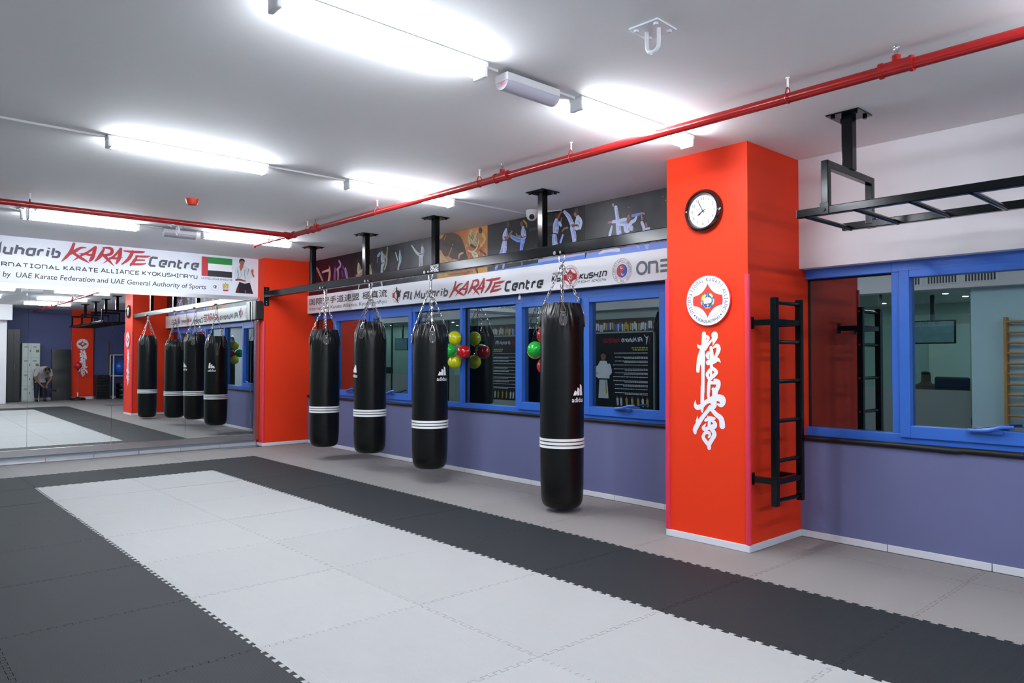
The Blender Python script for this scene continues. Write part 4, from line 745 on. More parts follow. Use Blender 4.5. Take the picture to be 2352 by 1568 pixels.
# ------------------------------------------------------------------ bag beam
YB = -.762
root = empty('bag_beam', (4.2, YB, 2.48), 'black steel beam carrying the punch bags between corner pilaster and clock pillar', 'beam')
b = MB(); b.box((PX+.010, YB-.04, 2.442), (X1-.001, YB+.04, 2.546), BLACK, .006); rel(b.build('beam'), root)
b = MB(); b.box((PX+.0008, YB-.045, 2.31), (PX+.010, YB+.050, 2.62), BLACK, .002)
for z in (2.34, 2.38, 2.585): b.tube([(PX+.009, YB, z), (PX+.016, YB, z)], .008, CHROME, 8)
rel(b.build('wall_bracket'), root)
b = MB(); b.box((4.91, YB-.0425, 2.452), (5.07, YB-.040, 2.540), grad('chipped_paint', ['07080b', 'c8cbd2'], 75, .47, .56)); tag(rel(b.build('worn_patch'), root), 'flaked grey patch of worn paint')
b = MB(); b.box((5.085, YB-.0415, 2.442), (5.092, YB+.0415, 2.5475), BLACKM); rel(b.build('joint'), root)
for x in (1.865, 3.38, 4.945, 6.74):
    p = MB(); p.box((x-.036, YB+.005-.036, 2.546), (x+.036, YB+.005+.036, H-.009), BLACK, .005); po = rel(p.build('post'), root)
    q = MB(); q.box((x-.12, YB+.005-.12, H-.010), (x+.12, YB+.005+.12, H-.0006), BLACK, .002)
    for sx in (-1, 1):
        for sy in (-1, 1): q.lathe([(.014, H-.024), (.014, H-.009)], BLACK, 6, (x+.09*sx, YB+.005+.09*sy, 0))
    pl_ = rel(q.build('ceiling_plate'), root)
# ------------------------------------------------------------------ punch bags
def link(b, c, d, l, wdt, r, m, ph):
    d = Vector(d).normalized(); a = Vector((0, 0, 1)) if abs(d.z) < .9 else Vector((1, 0, 0)); s = d.cross(a).normalized(); s = Matrix.Rotation(ph, 3, d) @ s
    pts = []; hl, hw = l/2-wdt/2, wdt/2
    for i in range(5): an = -PI/2+PI*i/4; pts.append(Vector(c)+d*(hl+hw*math.cos(an))+s*(hw*math.sin(an)))
    for i in range(5): an = PI/2+PI*i/4; pts.append(Vector(c)+d*(-hl+hw*math.cos(an))+s*(hw*math.sin(an)))
    b.tube(pts, r, m, 6, closed=True)
def chain(p0, p1, sag=0.0, l=.050):
    b = MB(); p0, p1 = Vector(p0), Vector(p1); L = (p1-p0).length; n = max(2, round(L/(l*.78))); d = (p1-p0)/n
    for i in range(n):
        c = p0+d*(i+.5); link(b, c, d, d.length*1.28, .021, .0038, CHROME, PI/2*(i % 2)+.3)
    return b
def conform(vs, z0, hgt, ang, rad, off):             # flat logo -> wrapped on the bag
    out = []
    for x, y in vs:
        a = ang + x/rad; out.append(((rad+off)*math.cos(a), (rad+off)*math.sin(a), z0+y))
    return out
def bag(x, zb, zt, zs, tabrot, logo, lz, label, lean=0.0, kz=2.25, seed=0):
    Rr = random.Random(seed); root = empty('punch_bag', (x, YB, zb), label, 'punch bag', 'black punch bags on the beam')
    rad = .208; hgt = zt-zb
    def fold(a, z):
        t = max(0, min(1, (z-(hgt-.34))/.34)); w = 0
        for k in range(4):
            da = (a-(tabrot+k*PI/2)+PI) % (2*PI)-PI; w += math.exp(-(da/.30)**2)
        s = math.sin(a*3+seed)*.006+math.sin(a*2+z*4+seed*2)*.007
        dm = min(((a-(tabrot+k*PI/2)+PI) % (2*PI)-PI for k in range(4)), key=abs)
        wr = .060*t**.8*math.sin(abs(dm)*(34-20*(1-t))+seed+(1-t)*2.0)*math.exp(-(abs(dm)/.50)**2)*(.35+.65*t)*(1 if t > 0 else 0)
        return 1 + s - .055*t*t*(1-w) + .012*t*w + wr
    prof = [(.001, .012), (.08, .006), (.135, .008), (.165, .020), (.187, .045), (.199, .085), (.203, .14)]
    N = 14
    for i in range(1, N): prof.append((rad*(.992+.012*math.sin(PI*i/N)), .14+(hgt-.50)*i/N))
    sm = lambda t: max(0, min(1, t))**2*(3-2*max(0, min(1, t)))
    RZ = lambda z: rad*(1-.20*sm((z-(hgt-.15))/.16))
    prof += [(RZ(z), z) for z in [hgt-.36+.355*k/16 for k in range(17)]]
    prof += [(rad*.80, hgt), (rad*.76, hgt+.004), (rad*.73, hgt), (rad*.72, hgt-.02), (rad*.4, hgt-.035), (.001, hgt-.035)]
    b = MB(); b.lathe(prof, LEATHER, 192, (0, 0, 0), 'z', fold); o = b.build('body', root, 50)
    b = MB(); pr = [(rad*1.003, hgt-.062), (rad*1.006, hgt-.058), (rad*1.003, hgt-.054)]
    s = MB()
    for dz in (0, .033, .066):
        s.lathe([(rad*.98, zs-zb+dz), (rad*1.030, zs-zb+dz), (rad*1.030, zs-zb+dz+.023), (rad*.98, zs-zb+dz+.023)], mat('white_stripe', 'f2f2f2', .4), 64)
    so = s.build('stripe_bands', root, 40); tag(so, 'three white bands around the lower bag')
    # three-bar mark with lowercase word
    L = MB(); WM = mat('white_logo_print', 'ececf0', .4); k = .062
    def quad(p): 
        n = 8; 
        bot = [(p[0][0]+(p[1][0]-p[0][0])*i/n, p[0][1]+(p[1][1]-p[0][1])*i/n) for i in range(n+1)]; top = [(p[3][0]+(p[2][0]-p[3][0])*i/n, p[3][1]+(p[2][1]-p[3][1])*i/n) for i in range(n+1)]
        vs = conform(bot+top, lz-zb, 0, logo, rad*1.012, .004); L.add(vs, [[i, i+1, n+2+i, n+1+i] for i in range(n)], WM)
    # bars rise to the right, feet on the baseline
    for bx0, bw, tx, tz in ((-.062, .032, -.050, .036), (-.022, .036, -.020, .064), (.022, .040, .012, .094)):
        quad([(bx0, .0), (bx0+bw, .0), (tx+.036, tz-.004), (tx+.008, tz+.012)])
    vs, fs = text2d('adidas', 1, .012); a0 = min(v[0] for v in vs); a1 = max(v[0] for v in vs)
    vs2 = [((v[0]-a0)/(a1-a0)*.150-.075, -.062+v[1]*.062) for v in vs]
    L.add(conform(vs2, lz-zb, 0, logo, rad*1.012, .004), fs, WM); lo = L.build('logo_print', root)
    top = Vector((0, 0, kz-zb))
    for q in range(4):
        a = tabrot+q*PI/2; ca, sa = math.cos(a), math.sin(a); T = MB()
        out = [(0, -.022, .0), (.0, .022, 0)]
        # teardrop leather tab hugging the side
        sh = [(-.020, .015), (.020, .015), (.034, -.03), (.040, -.062), (.034, -.092), (.018, -.112), (0, -.118), (-.018, -.112), (-.034, -.092), (-.040, -.062), (-.034, -.03)]
        vs = []
        for off in (rad*1.005-.004, rad*1.035+.004):
            for u, v in sh:
                aa = a+u/rad; zz = hgt-.105+v; o2 = off*RZ(zz)/rad; vs.append((o2*math.cos(aa), o2*math.sin(aa), zz))
        n = len(sh); T.add(vs, [list(range(n)), list(range(n, 2*n))[::-1]] + [[i, (i+1) % n, n+(i+1) % n, n+i] for i in range(n)], TAB)
        # strap loop over the rim
        t_ = T.build('hanging_tab', root)
        st = MB(); off = rad*1.035+.0065
        of2 = lambda z: off*RZ(z)/rad
        pts = [(of2(hgt-.105+v)*math.cos(a+u/rad*.86), of2(hgt-.105+v)*math.sin(a+u/rad*.86), hgt-.105+v*.92-.006) for u, v in sh]; st.tube(pts, .0014, mat('grey_stitching', '8c8c90', .6), 4, closed=True)
        st.tube([(off*math.cos(a-.11), off*math.sin(a-.11), hgt-.19), (off*ca, off*sa, hgt-.115), (off*math.cos(a+.11), off*math.sin(a+.11), hgt-.19)], .0012, mat('grey_stitching', '8c8c90'), 4); st.build('stitching', t_)
        for v in (-.015, -.10):
            rv = MB(); p = Vector(((off-.002)*ca, (off-.002)*sa, hgt-.105+v)); rv.tube([p, p+Vector((ca, sa, 0))*.004], .0062, CHROME, 8); rv.build('rivet', t_)
        # triangular ring
        rg = MB(); r0 = RZ(hgt-.085)*1.01+.008; r1 = RZ(hgt-.01)*1.03+.004; tn = Vector((-sa, ca, 0)); c0 = Vector((r0*ca, r0*sa, hgt-.088)); c1 = Vector((r1*ca, r1*sa, hgt-.010))
        rg.tube([c0+tn*.026, c0-tn*.026, c0-tn*.024+Vector((0, 0, .014)), c1-tn*.006, c1+tn*.006, c0+tn*.024+Vector((0, 0, .014))], .0042, CHROME, 8, closed=True); rg.build('ring', root)
        jit = Vector((Rr.uniform(-.012, .012), Rr.uniform(-.012, .012), 0))
        chain(c1+Vector((-.004*ca, -.004*sa, .002)), top+jit+Vector((ca, sa, 0))*.012, 0).build('chain', root)
    # hanger above the chains
    hk = MB(); zu = 2.389-zb
    link(hk, top+Vector((0, 0, .012)), (.3, .2, 1), .05, .026, .005, CHROME, .6); link(hk, top+Vector((.012, -.01, -.01)), (1, -.3, -.4), .07, .03, .004, CHROME, 1.1); link(hk, top+Vector((-.012, .008, -.012)), (-1, -.2, -.5), .06, .026, .004, CHROME, .2)
    if zu-top.z > .06:
        link(hk, (0, 0, (zu+top.z)/2+.008), (0, .05, 1), zu-top.z+.03, .032, .0048, CHROME, .2)
    hk.build('carabiner', root)
    sh = MB(); zb_ = 2.454-zb
    sh.tube([(-.036, 0, zb_)] + [(-.036*math.cos(t), 0, zb_-.05-.034*math.sin(t)) for t in [PI*i/8 for i in range(9)]] + [(.036, 0, zb_)], .0085, CHROME, 10)
    for s_ in (-.036, .036):
        sh.tube([(s_, -.062, zb_+.008), (s_, .055, zb_+.008)], .010, CHROME, 10)
    sh.tube([(-.036, -.068, zb_+.008), (-.036, -.056, zb_+.008)], .018, CHROME, 12); sh.tube([(.036, -.064, zb_+.008), (.036, -.056, zb_+.008)], .014, CHROME, 6)
    # clamp plates either side of the beam keep the shackle bolts
    sh.build('shackle', root, 50)
    return root
va = lambda x: math.atan2(CAM.y-YB, CAM.x-x)
bag(7.012, .031, 1.975, .611, va(7.012)+.05, va(7.012)+.80, 1.105, 'nearest and largest black punch bag, hanging lowest beside the clock pillar', seed=1, kz=2.345)
bag(4.858, .158, 1.843, .641, va(4.858)+.12, va(4.858)+.72, 1.252, 'black punch bag third from the mirror, balloons showing beside it', seed=2)
bag(3.512, .209, 1.921, .696, va(3.512)-.55, va(3.512)-1.22, 1.262, 'black punch bag second from the mirror with its logo at the left edge', seed=3)
bag(2.266, .179, 1.857, .675, va(2.266)+.08, va(2.266)-1.95, 1.257, 'black punch bag closest to the mirror and the red corner pilaster', seed=4)

# ------------------------------------------------------------------ clock, emblem, brush characters on the pillar
cx, cz = 8.624, 2.622
root = empty('wall_clock', (cx, -PD, cz), 'round wall clock with dark glossy rim on the red pillar', 'clock')
RIM = mat('dark_cherry_lacquer', '2a0d0a', .12, coat=1.0)
b = MB(); b.lathe([(.150, -PD-.0005), (.172, -PD-.010), (.172, -PD-.022), (.165, -PD-.034), (.150, -PD-.046), (.142, -PD-.046), (.130, -PD-.030), (.128, -PD-.012)], RIM, 64, (cx, 0, cz), 'y'); rel(b.build('rim', smooth=35, fix=True), root)
b = MB(); b.disc((cx, cz), .130, FRONT, .016, mat('clock_face', 'eceaf0', .4), 48); rel(b.build('dial'), root)
b = MB(); NK = pm('55555c')
for k in range(1, 13):
    a = PI/2-k*PI/6; px_, pz_ = cx+.100*math.cos(a), cz+.100*math.sin(a); vs, fs = text2d(str(k), .034); mxv = (max(v[0] for v in vs)+min(v[0] for v in vs))/2
    b.add([FRONT(px_+vx-mxv, pz_+vy-.0125, .0168) for vx, vy in vs], fs, NK)
for k in range(60):
    a = k*PI/30; b.stroke([(cx+.120*math.cos(a), cz+.120*math.sin(a), .0012), (cx+.124*math.cos(a), cz+.124*math.sin(a), .0012)], FRONT, .0168, NK, smooth=False)
rel(b.build('numerals'), root)
HD = mat('clock_hand_black', '1b1b20', .4)
def hand(name, ang, l, w0, h, tail=.02):
    b = MB(); a = PI/2-ang; d = (math.cos(a), math.sin(a)); nn = (-d[1], d[0])
    b.prism([(cx-d[0]*tail+nn[0]*w0*.4, cz-d[1]*tail+nn[1]*w0*.4), (cx-d[0]*tail-nn[0]*w0*.4, cz-d[1]*tail-nn[1]*w0*.4), (cx+d[0]*l*.7-nn[0]*w0*.5, cz+d[1]*l*.7-nn[1]*w0*.5), (cx+d[0]*l, cz+d[1]*l), (cx+d[0]*l*.7+nn[0]*w0*.5, cz+d[1]*l*.7+nn[1]*w0*.5)], FRONT, h, h+.0015, HD); return b
h = hand('h', 2*PI*(7.92/12), .065, .007, .018); h.disc((cx-.030, cz-.022), .008, FRONT, .0196, HD, 12); rel(h.build('hour_hand'), root)
rel(hand('m', 2*PI*(55/60)+.03, .098, .0055, .0205).build('minute_hand'), root); rel(hand('s', 2*PI*(48.5/60), .085, .002, .023, .03).build('second_hand'), root)
b = MB(); b.lathe([(.128, -PD-.038), (.128, -PD-.0395)], mat_glass('clock_glass', .02, (1, 1, 1), (.98, .98, .98)), 48, (cx, 0, cz), 'y'); rel(b.build('cover_glass'), root)

cx, cz = 8.664, 1.908; c = (cx, cz)
root = empty('round_emblem_plaque', (cx, -PD, cz), 'round white karate emblem plaque with red star on the red pillar', 'plaque')
b = MB(); b.lathe([(.203, -PD-.0006), (.203, -PD-.014), (.199, -PD-.018), (.10, -PD-.018)], mat('plaque_red_edge', 'd03030', .3), 72, (cx, 0, cz), 'y'); rel(b.build('disc', smooth=40, fix=True), root)
EMW = mat('plaque_white', 'eef0f6', .25); EMR = pm('df4030', .3); EMK = pm('3a3a62', .3)
b = MB(); b.disc(c, .195, FRONT, .0185, EMW, 72); b.ring(c, .134, .136, FRONT, .0192, pm('b46a9a')); 
rel(b.build('field'), root)
b = MB(); kan(b, c, .134, FRONT, .0190, EMR, .28); b.disc(c, .07, FRONT, .0191, EMR, 40); rel(b.build('star'), root)
b = MB(); b.disc(c, .063, FRONT, .0198, pm('2f5fae'), 40)
for k in (-.035, 0, .035): b.stroke([(cx+k*.6, cz+.058, .003), (cx+k*1.4, cz, .003), (cx+k*.6, cz-.058, .003)], FRONT, .0200, pm('9fc4ea'))
YL = pm('e4ea3c')
b.flat([(cx-.058, cz+.012), (cx-.048, cz+.040), (cx-.022, cz+.050), (cx-.010, cz+.045), (cx-.018, cz+.028), (cx-.034, cz+.012), (cx-.045, cz+.002)], FRONT, .0202, YL); b.flat([(cx+.014, cz+.052), (cx+.036, cz+.050), (cx+.050, cz+.030), (cx+.040, cz+.018), (cx+.030, cz+.030), (cx+.016, cz+.040)], FRONT, .0202, YL)
b.flat([(cx+.048, cz+.012), (cx+.061, cz+.010), (cx+.058, cz-.022), (cx+.046, cz-.040), (cx+.042, cz-.026), (cx+.052, cz-.012)], FRONT, .0202, YL); b.flat([(cx-.062, cz-.006), (cx-.052, cz-.006), (cx-.048, cz-.034), (cx-.055, cz-.032)], FRONT, .0202, YL)
b.disc((cx+.002, cz-.036), .009, FRONT, .0202, YL, 12); b.flat([(cx-.022, cz-.056), (cx+.024, cz-.056), (cx+.018, cz-.062), (cx-.016, cz-.062)], FRONT, .0202, YL); rel(b.build('globe'), root)
b = MB(); FS = pm('f1e4ec')
b.flat([(cx-.034, cz-.020), (cx-.038, cz+.006), (cx-.030, cz+.018), (cx+.004, cz+.028), (cx+.030, cz+.018), (cx+.038, cz+.006), (cx+.036, cz-.014), (cx+.018, cz-.024)], FRONT, .0206, FS)
for k in range(4): b.stroke([(cx-.026+k*.014, cz+.006+k*.003, .013), (cx-.025+k*.014, cz-.022+k*.0015, .012)], FRONT, .0209, FS)
for k in range(3): b.stroke([(cx-.019+k*.014, cz+.010+k*.002, .002), (cx-.018+k*.014, cz-.024, .002)], FRONT, .0211, pm('b48aa0'))
b.stroke([(cx+.030, cz+.012, .012), (cx+.028, cz-.002, .012)], FRONT, .0211, FS); b.stroke([(cx-.034, cz-.027, .003), (cx+.0, cz-.029, .003), (cx+.024, cz-.025, .003)], FRONT, .0211, pm('8a2a4a')); rel(b.build('fist'), root)
b = MB(); ringtext(b, 'INTERNATIONAL KARATE ALLIANCE', c, .165, .026, PI*1.205, -PI*.205, FRONT, .0192, EMK); b = part(b, 'upper_ring_lettering', root); ringtext(b, 'KYOKUSHINRYU', c, .165, .022, PI*1.282, PI*1.718, FRONT, .0192, EMK, inward=True)
for a in (PI*1.245, -PI*.245): b.disc((cx+.165*math.cos(a), cz+.165*math.sin(a)), .0065, FRONT, .0192, EMK, 14)
rel(b.build('lower_ring_lettering'), root)
b = MB(); KW = mat('white_vinyl', 'f0f1f8', .35)
for st in KANJI: b.stroke(st, FRONT, .0022, KW)
for i in range(6): b.box((8.60+.001*i, -PD-.0020, .80), (8.601+.001*i, -PD-.0004, .801), KW)
tag(b.build('calligraphy_decal'), 'white brush-written characters running down the red pillar under the plaque', 'wall lettering')

# ------------------------------------------------------------------ wall ladder on the pillar side
root = empty('wall_ladder', (X2, -.57, .36), 'black steel ladder bolted to the side of the red pillar', 'ladder')
xl = X2+.195
for y in (-.775, -.395):
    b = MB(); b.box((xl-.025, y-.022, .37), (xl+.025, y+.022, 1.905), BLACK, .005); rel(b.build('side_rail'), root)
for k in range(6):
    z = 1.868-k*.2925; b = MB(); b.tube([(xl, -.755, z), (xl, -.372, z)], .0155, BLACK, 14); b.tube([(xl, -.372, z), (xl, -.366, z)], .010, CHROME, 10); rel(b.build('rung', smooth=50), root)
for z in (1.722, .548):
    for y in (-.765, -.405):
        b = MB(); b.box((X2+.0008, y-.020, z-.022), (xl-.02, y+.020, z+.022), BLACK, .004); b.box((X2+.0008, y-.03, z-.045), (X2+.007, y+.03, z+.045), BLACK, .002); rel(b.build('standoff'), root)
    b = MB(); b.box((xl-.02, -.755, z-.022), (xl+.018, -.415, z+.022), BLACK, .004); rel(b.build('cross_bar'), root)

# ------------------------------------------------------------------ monkey bars
root = empty('monkey_bars', (11.9, -.84, 2.38), 'black overhead monkey bars hung from the ceiling beside the clock pillar', 'monkey bars')
YA, YC = -1.185, -.50
for y, s in ((YA, -1), (YC, 1)):
    b = MB(); b.box((9.585, y-.024, 2.375), (14.15, y+.024, 2.428), BLACK, .005); rel(b.build('side_rail'), root)
x = 9.64; k = 0
while x < 14.1:
    b = MB(); b.tube([(x, YA, 2.386), (x, YC, 2.386)], .0165, BLACK, 14); rel(b.build('rung', smooth=50), root); x += .318
for x in (9.775, 11.10, 12.42, 13.86):
    b = MB(); b.box((x-.036, -.836-.036, 2.72), (x+.036, -.836+.036, H-.009), BLACK, .005); po = rel(b.build('post'), root)
    q = MB(); q.box((x-.11, -.836-.11, H-.010), (x+.11, -.836+.11, H-.0006), BLACK, .002)
    for sx in (-1, 1):
        for sy in (-1, 1): q.lathe([(.015, H-.028), (.015, H-.009)], BLACK, 6, (x+.075*sx, -.836+.075*sy, 0))
    rel(q.build('ceiling_plate'), root)
    u = MB(); u.box((x-.024, YA-.022, 2.40), (x+.024, YA+.026, 2.725), BLACK, .004); u.box((x-.024, YC-.026, 2.40), (x+.024, YC+.022, 2.725), BLACK, .004); u.box((x-.0235, YA+.02, 2.677), (x+.0235, YC-.02, 2.725), BLACK, .004); rel(u.build('hanger_frame'), root)
    for y, s in ((YA, -1), (YC, 1)):
        t = MB(); t.box((x-.030, y+s*.024, 2.374), (x+.030, y+s*.030, 2.45), BLACK, .003); t.tube([(x, y+s*.028, 2.405), (x, y+s*.038, 2.405)], .011, BLACK, 6); rel(t.build('clamp_plate'), root)

# ------------------------------------------------------------------ balloons
def balloon(p, r, colr, d, label, grp):
    root = empty('balloon', p, label, 'balloon', grp); d = Vector(d).normalized(); M = d.to_track_quat('Z', 'Y').to_matrix().to_4x4()
    m = mat('balloon_'+colr, {'yellow': 'd8dc08', 'green': '18b83a', 'red': 'c81612'}[colr], .18, spec=.6, coat=.4); m.node_tree.nodes['Principled BSDF'].inputs['Subsurface Weight'].default_value = .25; m.node_tree.nodes['Principled BSDF'].inputs['Subsurface Radius'].default_value = (.05, .05, .05); m.node_tree.nodes['Principled BSDF'].inputs['Subsurface Scale'].default_value = .5
    b = MB(); n = 18; pr = [(r*math.sin(PI*i/n)*(1 if i > n/2 else 1-.06*(1-i/(n/2))), -r*math.cos(PI*i/n)*(1.10 if i < n/2 else 1.0)) for i in range(n+1)]; pr[0] = (.004, pr[0][1]); pr[-1] = (.002, pr[-1][1]); b.lathe(pr, m, 28)
    o = b.build('skin', root, 60); o.matrix_local = M
    k = MB(); k.lathe([(.011, -r*1.10-.016), (.004, -r*1.10-.006), (.005, -r*1.10+.004)], m, 10); o = k.build('knot', root, 60); o.matrix_local = M
G1, G2 = 'balloons stuck to the window beside the third bag', 'balloons on the window behind the largest bag'
balloon((4.335, -.0, 1.716), .089, 'yellow', (-.2, -.1, .9), 'upper yellow balloon of the cluster right of the third bag', G1)
balloon((4.350, -.115, 1.552), .089, 'green', (-.9, -.5, .1), 'green balloon of the cluster right of the third bag', G1)
balloon((4.525, .0, 1.532), .089, 'red', (.9, -.3, 0), 'red balloon of the cluster right of the third bag', G1)
balloon((4.335, .0, 1.400), .089, 'yellow', (-.2, -.1, -.9), 'lower yellow balloon of the cluster right of the third bag', G1)
balloon((5.845, -.0, 1.533), .090, 'yellow', (-.9, .1, 0), 'yellow balloon peeking out left of the largest bag', G2)
balloon((6.00, -.145, 1.552), .090, 'green', (-.3, -.9, .1), 'green balloon peeking out left of the largest bag', G2)
balloon((6.00, .0, 1.716), .089, 'red', (.2, .1, .9), 'upper red balloon almost hidden by the largest bag', G2)
balloon((6.00, .0, 1.36), .089, 'red', (.2, .1, -.9), 'lower red balloon almost hidden by the largest bag', G2)

# ------------------------------------------------------------------ far end of the room (seen in the mirror)
BACK = Pl((XE, 0, 0), (0, -1, 0), (0, 0, 1))        # faces -x, a runs along -y
PF = XE-.10
root = empty('round_emblem_plaque', (PF, -.29, 1.92), 'round white karate emblem plaque on the far red pilaster, seen in the mirror', 'plaque'); c = (.29, 1.92)
b = MB(); b.lathe([(.19, -.0006), (.19, -.016), (.05, -.018)], mat('plaque_red_edge', 'd03030'), 40, (0, 0, 0), 'x')
b.v = [(PF+v[0], v[1]-.29, v[2]+1.92) for v in b.v]; rel(b.build('disc', fix=True), root)
b = MB(); b.disc(c, .182, BACK, .1185, EMW, 40); kan(b, c, .125, BACK, .1192, EMR, .28); b.disc(c, .055, BACK, .12, pm('2f5fae'), 24); b.disc((c[0]-.02, c[1]+.02), .03, BACK, .1206, pm('e4ea3c'), 12); b.disc(c, .03, BACK, .121, pm('f1e4ec'), 12)
ringtext(b, 'INTERNATIONAL KARATE ALLIANCE', c, .153, .026, PI*1.205, -PI*.205, BACK, .1192, EMK); ringtext(b, 'KYOKUSHINRYU', c, .153, .020, PI*1.282, PI*1.718, BACK, .1192, EMK, inward=True); rel(b.build('print'), root)
b = MB()
for st in KANJI: b.stroke([((p[0]-8.664)*1.0+.27, (p[1]-.749)*1.0+.80, p[2]) for p in st], BACK, .1022, KW)
for i in range(4): b.box((PF-.002, -.29, .85), (PF-.0004, -.288, .852), KW)
tag(b.build('calligraphy_decal'), 'white brush-written characters on the far red pilaster, seen in the mirror', 'wall lettering')
# lockers
root = empty('locker', (17.05, -1.86, 0), 'pale grey steel locker unit by the far navy wall, seen in the mirror', 'locker')
LK = mat('locker_grey', 'b4bcb8', .4)
b = MB(); b.box((16.82, -2.10, .001), (17.30, -1.60, 1.92), LK, .004); rel(b.build('body'), root)
for r_ in range(4):
    z0, z1 = .05+r_*.465, .50+r_*.465
    for (ya, yc) in ((-2.09, -1.855), (-1.845, -1.61)):
        d = MB(); d.box((16.806, ya, z0), (16.8195, yc, z1), LK, .004)
        for q in range(3): d.box((16.8045, ya+.05, z1-.08-.02*q), (16.807, ya+.15, z1-.072-.02*q), BLACKM)
        do = rel(d.build('door'), root); hn = MB(); hn.box((16.795, yc-.035, (z0+z1)/2-.035), (16.807, yc-.02, (z0+z1)/2+.035), BLACKM, .002); h_ = hn.build('handle'); h_.parent = do; h_.matrix_parent_inverse = (Matrix.Translation(-Vector(root.location)) if False else Matrix.Identity(4))
b = MB()
for z in (1.62, 1.16, .70): b.box((16.803, -1.72, z), (16.8062, -1.65, z+.09), mat('small_sticker', '7a6a3a', .5))
rel(b.build('stickers'), root)
# dark tall cabinet
b = MB(); b.box((16.75, -2.52, .001), (17.25, -2.16, 2.38), mat('dark_cabinet', '22262a', .4), .008); b.box((16.742, -2.345, .02), (16.751, -2.338, 2.36), BLACKM); b.box((16.73, -2.325, 1.05), (16.751, -2.31, 1.25), CHROME, .003)
tag(b.build('tall_cabinet'), 'tall dark cabinet left of the grey lockers, seen in the mirror', 'cabinet')
# leaning crash mat
b = MB(); N = 14; MT = mat('black_mat_vinyl', '14181b', .38, bump=.15, bscale=6); vs = []; fs = []
for k in range(N+1):
    t = k/N; z = .002+1.73*t; x = 16.98+.16*t; bul = .010*math.sin(t*PI*7)*(1 if .25 < t < .8 else .3)
    vs += [(x-bul, -1.225, z), (x-bul-.012, -.94, z+.0), (x-bul, -.655, z), (x+.13, -.655, z), (x+.13, -1.225, z)]
for k in range(N):
    for j in range(5): fs.append([k*5+j, k*5+(j+1) % 5, (k+1)*5+(j+1) % 5, (k+1)*5+j])
fs += [[4, 3, 2, 1, 0], [N*5+j for j in range(5)]]; b.add(vs, fs, MT)
tag(b.build('crash_mat', smooth=50, fix=True), 'black padded crash mat leaning on the far navy wall, seen in the mirror', 'crash mat')
# reflex ball
root = empty('reflex_ball', (16.75, -.50, 0), 'red boxing reflex ball on a pole with round black base, seen in the mirror', 'reflex ball')
b = MB(); b.lathe([(.22, .001), (.24, .02), (.235, .06), (.20, .085), (.05, .095), (.03, .12)], BLACKM, 28); b.build('base', root, 50)
b = MB(); b.tube([(0, 0, .09), (0, 0, .26)], .022, WPLASTIC, 10); b.tube([(0, 0, .26), (0, 0, 1.03)], .012, mat('grey_rod', '8a8a8e', .3, .8), 8); b.tube([(0, 0, 1.0), (0, 0, 1.06)], [.02, .035], BLACKM, 10); b.build('pole', root, 50)
b = MB(); b.lathe([(.03, 1.05), (.075, 1.075), (.112, 1.13), (.12, 1.18), (.105, 1.24), (.06, 1.285), (.01, 1.298)], mat('red_vinyl_ball', 'c0202a', .3), 24); b.build('ball', root, 60)
# stack of step pads
for k in range(8):
    b = MB(); z = .002+k*.104; b.box((16.85, .08, z), (17.23, .50, z+.10), MT, .02); b.box((16.846, .25, z+.035), (16.852, .33, z+.065), mat('dark_red_label', '4a1418', .5) if k == 7 else BLACKM)
    tag(b.build('kick_shield'), 'black kick pad, %s in the stack beside white rack, in the mirror' % ('lowest' if k == 0 else 'topmost' if k == 7 else '%s from bottom' % ORD[k+1]), 'kick pad', 'stacked black kick pads')
# white rack with ball
root = empty('storage_rack', (17.0, .98, 0), 'white tube rack holding a blue gym ball, seen in the mirror', 'rack')
WT = mat('white_tube', 'd5dcdc', .4)
for y, x in ((.585, 16.75), (.585, 17.25), (1.42, 16.75), (1.42, 17.25)):
    b = MB(); b.box((x-.018, y-.018, .001), (x+.018, y+.018, 1.56), WT, .004); rel(b.build('post'), root)
for z in (.79, 1.53):
    b = MB()
    for x in (16.75, 17.25): b.box((x-.016, .585, z), (x+.016, 1.42, z+.03), WT, .004)
    for y in (.585, 1.42): b.box((16.75, y-.016, z), (17.25, y+.016, z+.03), WT, .004)
    if z < 1:
        for q in range(4): b.box((16.75, .72+q*.18, z+.005), (17.25, .735+q*.18, z+.025), WT)
    rel(b.build('shelf_frame'), root)
b = MB(); r = .285; b.lathe([(max(.002, r*math.sin(PI*i/20)), r-r*math.cos(PI*i/20)) for i in range(21)], mat('blue_gym_ball', '1a55b8', .3), 36, (16.99, .87, .822)); tag(b.build('gym_ball', smooth=80), 'blue gym ball on the white rack, seen in the mirror', 'exercise ball')
for k in range(3):
    b = MB(); z = .002+k*.185; b.lathe([(.14, z), (.21, z+.02), (.225, z+.09), (.21, z+.16), (.14, z+.18)], LEATHER, 28, (17.0, .95, 0)); tag(b.build('ring_pad', smooth=60), 'round black pad %s under the white rack, seen in the mirror' % ('lying lowest' if k == 0 else 'lying in the middle' if k == 1 else 'lying highest'), 'pad', 'round black pads under the rack')
b = MB(); b.tube([(17.27, .535, .002), (17.325, .53, 2.05)], .014, mat('wood_staff', '8a6238', .5), 8); tag(b.build('wooden_staff'), 'wooden staff leaning between the pad stack and the white rack, seen in the mirror', 'staff')
